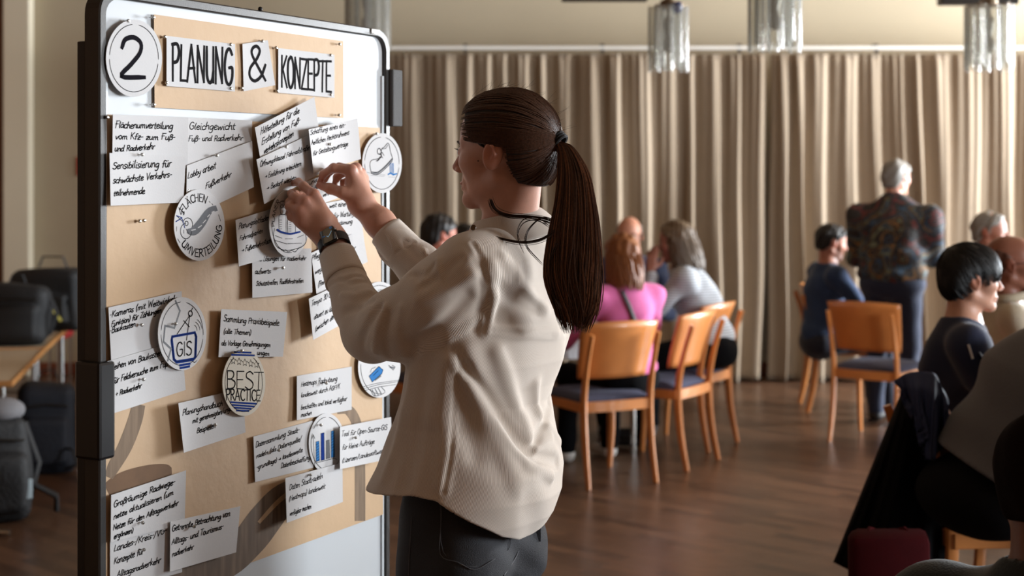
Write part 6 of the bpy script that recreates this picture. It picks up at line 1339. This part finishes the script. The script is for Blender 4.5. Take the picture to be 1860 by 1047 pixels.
o = mesh_obj('tablecloth', V, Fc, mat('white_linen', (206, 208, 212), .85, noise=.05, nscale=30, bump=.2, bscale=60), None, False); o.location = (.22, 8.74, 0); o.rotation_euler = (0, 0, D_(8)); tag(o, 'white cloth over the table behind the woman, its corner showing by the ponytail tip', 'tablecloth')
# white trainer under the nearest chair is a person's shoe; small bottle-like white object beside it
table('dark topped table of the right-hand group, hidden behind the seated men', (3.05, 6.5), .8, 1.7, D_(4), .72, mat('dark_table_top', (70, 52, 40), .4, noise=.2), CHROME)
# chair carrying the big man, and the one with the jacket
chair_xy(1.40, 4.97, D_(-86), 'wooden chair under the broad person in the grey shirt')
chair_xy(2.85, 8.95, D_(-120), 'wooden chair under the grey-haired man at the right')
chair_xy(1.56, 5.24, D_(-80), 'wooden chair under the young man in the navy T-shirt')
chair_xy(1.86, 6.1, D_(-80), 'wooden chair under the balding man in beige') 
chair_xy(-.62, 8.2, D_(-52), 'wooden chair under the man with the pale shirt')
chair_xy(-.40, 9.62, D_(180+30), 'wooden chair under the dark-haired person behind the shoulder')
chair_xy(.76, 2.29, D_(-42), 'wooden chair under the person in the dark green top')
# ------------------------------------------------------------------ jackets and red bag at the lower right
def drape(name, outline_top, outline_bot, Y0, depth, m, label, cat, par=None, seed=0, thick=.02):
    """cloth sheet between an upper and a lower polyline of photo points, hanging in folds at depth Y0"""
    rg_ = np.random.RandomState(seed); A_ = np.array(catmull(outline_top, 8)); Bt = np.array(catmull(outline_bot, 8)); n_ = 40; m_ = 26
    rs = lambda P: np.stack([np.interp(np.linspace(0, 1, n_), np.linspace(0, 1, len(P)), P[:, i]) for i in (0, 1)], 1)
    A_, Bt = rs(A_), rs(Bt); V_ = []
    for j in range(m_):
        tt = j/(m_-1)
        for i in range(n_):
            x, y = A_[i]*(1-tt)+Bt[i]*tt; u = i/(n_-1); dy = depth*(-math.cos(PI*(u-.5))*.8*min(1, tt*4+.15))+.03*math.sin(u*17+seed+tt*1.5)*tt+.015*math.sin(u*41+tt*4)*tt
            V_.append(px(x, y, Y0+dy))
    c = sum(V_, Vector())/len(V_); Fc = [(j*n_+i, j*n_+i+1, (j+1)*n_+i+1, (j+1)*n_+i) for j in range(m_-1) for i in range(n_-1)]
    o = mesh_obj(name, [v-c if par is None else v-par.location for v in V_], Fc, m, par, True)
    if par is None: o.location = c; tag(o, label, cat)
    s_ = o.modifiers.new('thick', 'SOLIDIFY'); s_.thickness = thick; s_.offset = 1; return o
jk = thing('jacket', 'black jacket hanging over a chair back, with a navy garment folded inside it', 'jacket', tuple(px(1640, 860, 4.9)))
drape('jacket_shell', [(1640, 705), (1655, 685), (1680, 690), (1700, 720)], [(1513, 1022), (1560, 1042), (1640, 1052), (1735, 1030)], 4.85, .16, mat('black_jacket', (8, 8, 10), .95, noise=.2, nscale=12, spec=.1), '', '', jk, 2)
drape('navy_lining', [(1624, 692), (1652, 677), (1694, 677), (1710, 700)], [(1664, 748), (1680, 805), (1692, 836), (1722, 795)], 4.66, .05, mat('navy_lining_cloth', (30, 42, 78), .7, noise=.2, nscale=12), '', '', jk, 5)
MB().tube([px(1684, 815, 4.70)-jk.location, px(1694, 838, 4.70)-jk.location], .006, 6).build('zip_pull', CHROME, jk, True)
p = px(1616, 1047, 4.2); rb = thing('red_bag', 'dark red fabric bag standing in front of the black jacket at the bottom edge', 'bag', (p.x, p.y, 0))
RED = mat('dark_red_cloth', (54, 5, 9), .9, noise=.25, nscale=20, bump=.12, bscale=300, spec=.1); zt_ = px(0, 966, 4.2).z
mb = MB().box((0, 0, zt_/2), (.225, .12, zt_), bev=.025); mb.V = [(x+.010*math.sin(z*22+y*20), y*(1+.25*math.sin(max(0, min(1, 1-z/zt_))*2.2)), z) for x, y, z in mb.V]; mb.build('bag_body', RED, rb, True)
MB().tube([(-.06, 0, zt_-.01), (-.05, .03, zt_+.0), (0, .05, zt_-.02), (.05, .03, zt_+.0), (.06, 0, zt_-.01)], .008, 6).build('handle', RED, rb, True)
# ------------------------------------------------------------------ left: low tables with bags
def low_table(c0, c1, label):
    """c0, c1: near and far right-hand corners of the top in the photo"""
    h = .55; g_ = lambda x, y: Vector(((x-CX)/F, 1, (HY-y)/F))*((CH-h)/((y-HY)/F))
    a, b = g_(*c0), g_(*c1); a.z = b.z = 0; d = (b-a); L_ = d.length; d.normalize(); nrm_ = Vector((-d.y, d.x, 0)); W_ = .7; c = (a+b)/2+nrm_*W_/2
    t = thing('low_table', label, 'table', (c.x, c.y, 0), math.atan2(d.y, d.x), 'low bag tables')
    MB().box((0, 0, h-.013), (L_-.02, W_, .022), bev=.002).build('table_top', mat('pale_laminate', (206, 190, 164), .45, noise=.05), t)
    mb = MB(); 
    for s1 in (-1, 1): mb.box((0, s1*(W_/2+.004), h-.013), (L_-.01, .012, .030), bev=.003)
    for s1 in (-1, 1): mb.box((s1*(L_/2-.004), 0, h-.013), (.012, W_+.01, .030), bev=.003)
    mb.build('edge_band', mat('beech_edge', (196, 140, 84), .4), t)
    for s1 in (-1, 1):
        for s2 in (-1, 1): MB().tube([(s1*(L_/2-.06), s2*(W_/2-.05), h-.03), (s1*(L_/2-.06), s2*(W_/2-.05), .0)], .018, 10).build('leg', CHROME, t, True)
        MB().box((s1*(L_/2-.06), 0, h-.05), (.02, W_-.1, .03)).build('cross_rail', CHROME, t)
        MB().box((s1*(L_/2-.06), 0, .10), (.02, W_-.1, .02)).build('foot_rail', CHROME, t)
    return t
low_table((20, 693), (79, 633), 'nearer low laminate table with black bags, left of the pinboard')
low_table((80, 632), (127, 589), 'farther low laminate table against the back wall, carrying the large black bag')
MB().box((onwall(109, 10.9), 10.9, .52), (.09, .42, .30), bev=.03).build('red_seat', mat('red_plastic', (128, 26, 30), .4)); bpy.data.objects['red_seat'].name = 'red_stool'; tag(bpy.data.objects['red_stool'], 'red plastic stool glimpsed between the chrome legs of the farther low table', 'stool')
mb = MB()
for sx in (-1, 1): mb.tube([(onwall(109, 10.9)+sx*.03, 10.75, .0), (onwall(109, 10.9)+sx*.03, 10.75, .40)], .010, 6).tube([(onwall(109, 10.9)+sx*.03, 11.05, .0), (onwall(109, 10.9)+sx*.03, 11.05, .40)], .010, 6)
mb.build('seat_legs', CHROME, bpy.data.objects['red_stool'], True)
BAG = mat('bag_nylon', (22, 24, 27), .7, noise=.3, nscale=14, bump=.4, bscale=60); BAG2 = mat('backpack_cloth', (24, 30, 42), .75, noise=.3, nscale=14, bump=.4, bscale=60); YEL = mat('strap_yellow', (176, 164, 70), .7)
def blob(name, label, cat, c, dims, m, rz=0, k=.04, seed=0, rough=.010, h=.014, pocket=True, extra=None):
    """soft bag: rounded box field with sags and a front pocket"""
    c = A3(c); t_ = thing(name, label, cat, (c[0], c[1], c[2]), rz); hx, hy, hz = np.array(dims)/2; f_ = Field(); rg_ = np.random.RandomState(seed); fr_ = rg_.normal(size=(5, 3))*9; ph_ = rg_.uniform(0, 6, 5)
    def rb_(P, ctr, hf, r): q = np.abs(P-ctr)-(hf-r); return np.linalg.norm(np.maximum(q, 0), axis=1)+np.minimum(q.max(1), 0)-r
    ctr = np.array([0, 0, hz]); f_.fn(ctr, np.linalg.norm([hx, hy, hz]), lambda P: rb_(P*np.array([1, 1, 1])*(1+.10*(P[:, 2:3]/(2*hz)-.3)), ctr, np.array([hx, hy, hz]), k*1.6), .02)
    if pocket: f_.fn(np.array([0, -hy, hz*.7]), hx, lambda P: rb_(P, np.array([0, -hy*1.02, hz*.72]), np.array([hx*.78, hy*.34, hz*.52]), k), .012)
    f_.post.append(lambda P, d: d+rough*.5*sum(np.sin(P @ a_+b_) for a_, b_ in zip(fr_, ph_)))
    V_, Q_ = mesh_field(f_, (-hx*1.5, -hy*1.9, -.05), (hx*1.5, hy*1.5, hz*2.3), h); V_[:, 2] = np.maximum(V_[:, 2], .001); np_mesh('bag_body', V_, Q_, m, t_)
    if extra: extra(t_, hx, hy, hz)
    return t_
def straps1(t_, hx, hy, hz):
    MB().tube([(-.10, 0, 2*hz-.01), (-.07, 0, 2*hz+.06), (.07, 0, 2*hz+.06), (.10, 0, 2*hz-.01)], .012, 6, flat=.5).build('carry_handle', BAG, t_, True)
    MB().tube([(.0, -hy*1.25, hz*1.3), (.10, -hy*1.45, hz*.8), (.16, -hy*1.3, hz*.35)], .014, 6, flat=.3).build('yellow_strap', YEL, t_, True)
    MB().box((-.05, -hy*1.45, hz*.55), (.13, .01, .03), bev=.003).build('yellow_tag', YEL, t_)
    MB().tube([(hx*.9, 0, hz*1.6), (hx*1.15, -.05, hz*.9), (hx*1.05, -.06, .03)], .012, 6, flat=.4).build('shoulder_strap', BAG, t_, True)
def straps2(t_, hx, hy, hz):
    MB().tube([(hx*.9, -.02, hz*1.7), (hx*1.25, -.08, hz*1.0), (hx*1.0, -.05, hz*.3)], .016, 6, flat=.35).build('shoulder_strap', BAG, t_, True)
    MB().tube([(-.05, 0, 2*hz-.01), (-.03, 0, 2*hz+.04), (.03, 0, 2*hz+.04), (.05, 0, 2*hz-.01)], .010, 6, flat=.5).build('carry_handle', BAG, t_, True)
    MB().tube([(-hx*.7, -hy*1.05, hz*1.45), (0, -hy*1.12, hz*1.5), (hx*.7, -hy*1.05, hz*1.45)], .006, 6).build('zip', DARKM, t_, True)
def pb(x, y, Y): return px(x, y, Y)
q = px(92, 590, 9.9); blob('travel_bag', 'large black travel bag with yellow strap details on the farther low table', 'bag', (q.x, 9.95, .552), (.50, .34, .42), BAG, D_(-8), seed=4, rough=.016, extra=straps1)
q = px(40, 632, 8.95); blob('shoulder_bag', 'black bag slumped on the nearer low table, before the large travel bag', 'bag', (q.x-.06, 9.05, .552), (.40, .26, .38), BAG, D_(6), seed=9, rough=.018, extra=straps2)
q = px(85, 858, 7.9); blob('backpack', 'dark blue-black backpack standing on the floor under the nearer low table', 'backpack', (q.x, 7.92, .0), (.31, .24, .50), BAG2, D_(14), seed=14, rough=.010, extra=straps2)
q = px(2, 940, 6.75); T_ = blob('backpack', 'black backpack with a grey top and pale patch at the left edge, on the floor', 'backpack', (q.x-.05, 6.8, .0), (.30, .26, .52), BAG, D_(30), seed=21, rough=.012, extra=straps2)
MB().sphere((.02, 0, .50), (.12, .11, .06)).build('grey_hood', mat('grey_fleece', (120, 120, 124), .9), T_, True)
MB().box((.10, -.165, .16), (.07, .012, .09), bev=.004).build('pale_patch', mat('pale_blue_patch', (176, 196, 206), .6), T_)
MB().tube([(.16, -.06, .16), (.26, -.09, .10), (.27, -.05, .03)], .022, 8, flat=.6).build('hip_belt', BAG, T_, True)
q = px(8, 956, 6.5); mb = MB().tube([(q.x-.5, 6.5, .02), (q.x+.03, 6.48, .02)], .014, 10); o = mb.build('metal_tube', CHROME, None, True); tag(o, 'short chrome tube foot lying at the left edge below the backpack', 'tube')
MB().tube([px(118, 852, 7.8)+Vector((0, 0, -.0)), px(140, 845, 7.7), px(132, 818, 7.75), px(120, 815, 7.8)], .008, 6).build('strap_loop', BAG, None, True); tag(bpy.data.objects['strap_loop'], 'black strap loop lying on the floor right of the dark backpack', 'strap')
# ------------------------------------------------------------------ sub-parts go under the part they belong to (all share the person's origin)
UNDER = {'shirt': ('collar', 'cuff', 'shirt_button'), 'jeans': ('seam_stitching', 'belt_loop'), 'hair': ('combed_hair', 'ponytail', 'hair_tie', 'loose_hair', 'hair_strands', 'long_hair'), 'watch_strap': ('watch_case', 'watch_screen', 'watch_crown', 'watch_hands', 'watch_dial_mark', 'watch_dial_ring'), 'body': ('eyebrow', 'eyelashes', 'mole', 'fingernail'), 't_shirt': ('name_sticker', 'chest_badge')}
for root in [o for o in COL.objects if o.get('category') == 'person']:
    kids = list(root.children); base = lambda o: o.name.split('.')[0]
    for k in kids:
        for tgt, names in UNDER.items():
            if base(k) in names:
                q = [t for t in kids if base(t) == tgt]
                if q: k.parent = q[0]
    ir = [k for k in kids if base(k) == 'iris']; eb = [k for k in kids if base(k) == 'eyeball']
    for a, b in zip(ir, eb): a.parent = b
for o in bpy.data.objects:
    if o.name.startswith('watch_strap'): o.name = 'wristwatch'
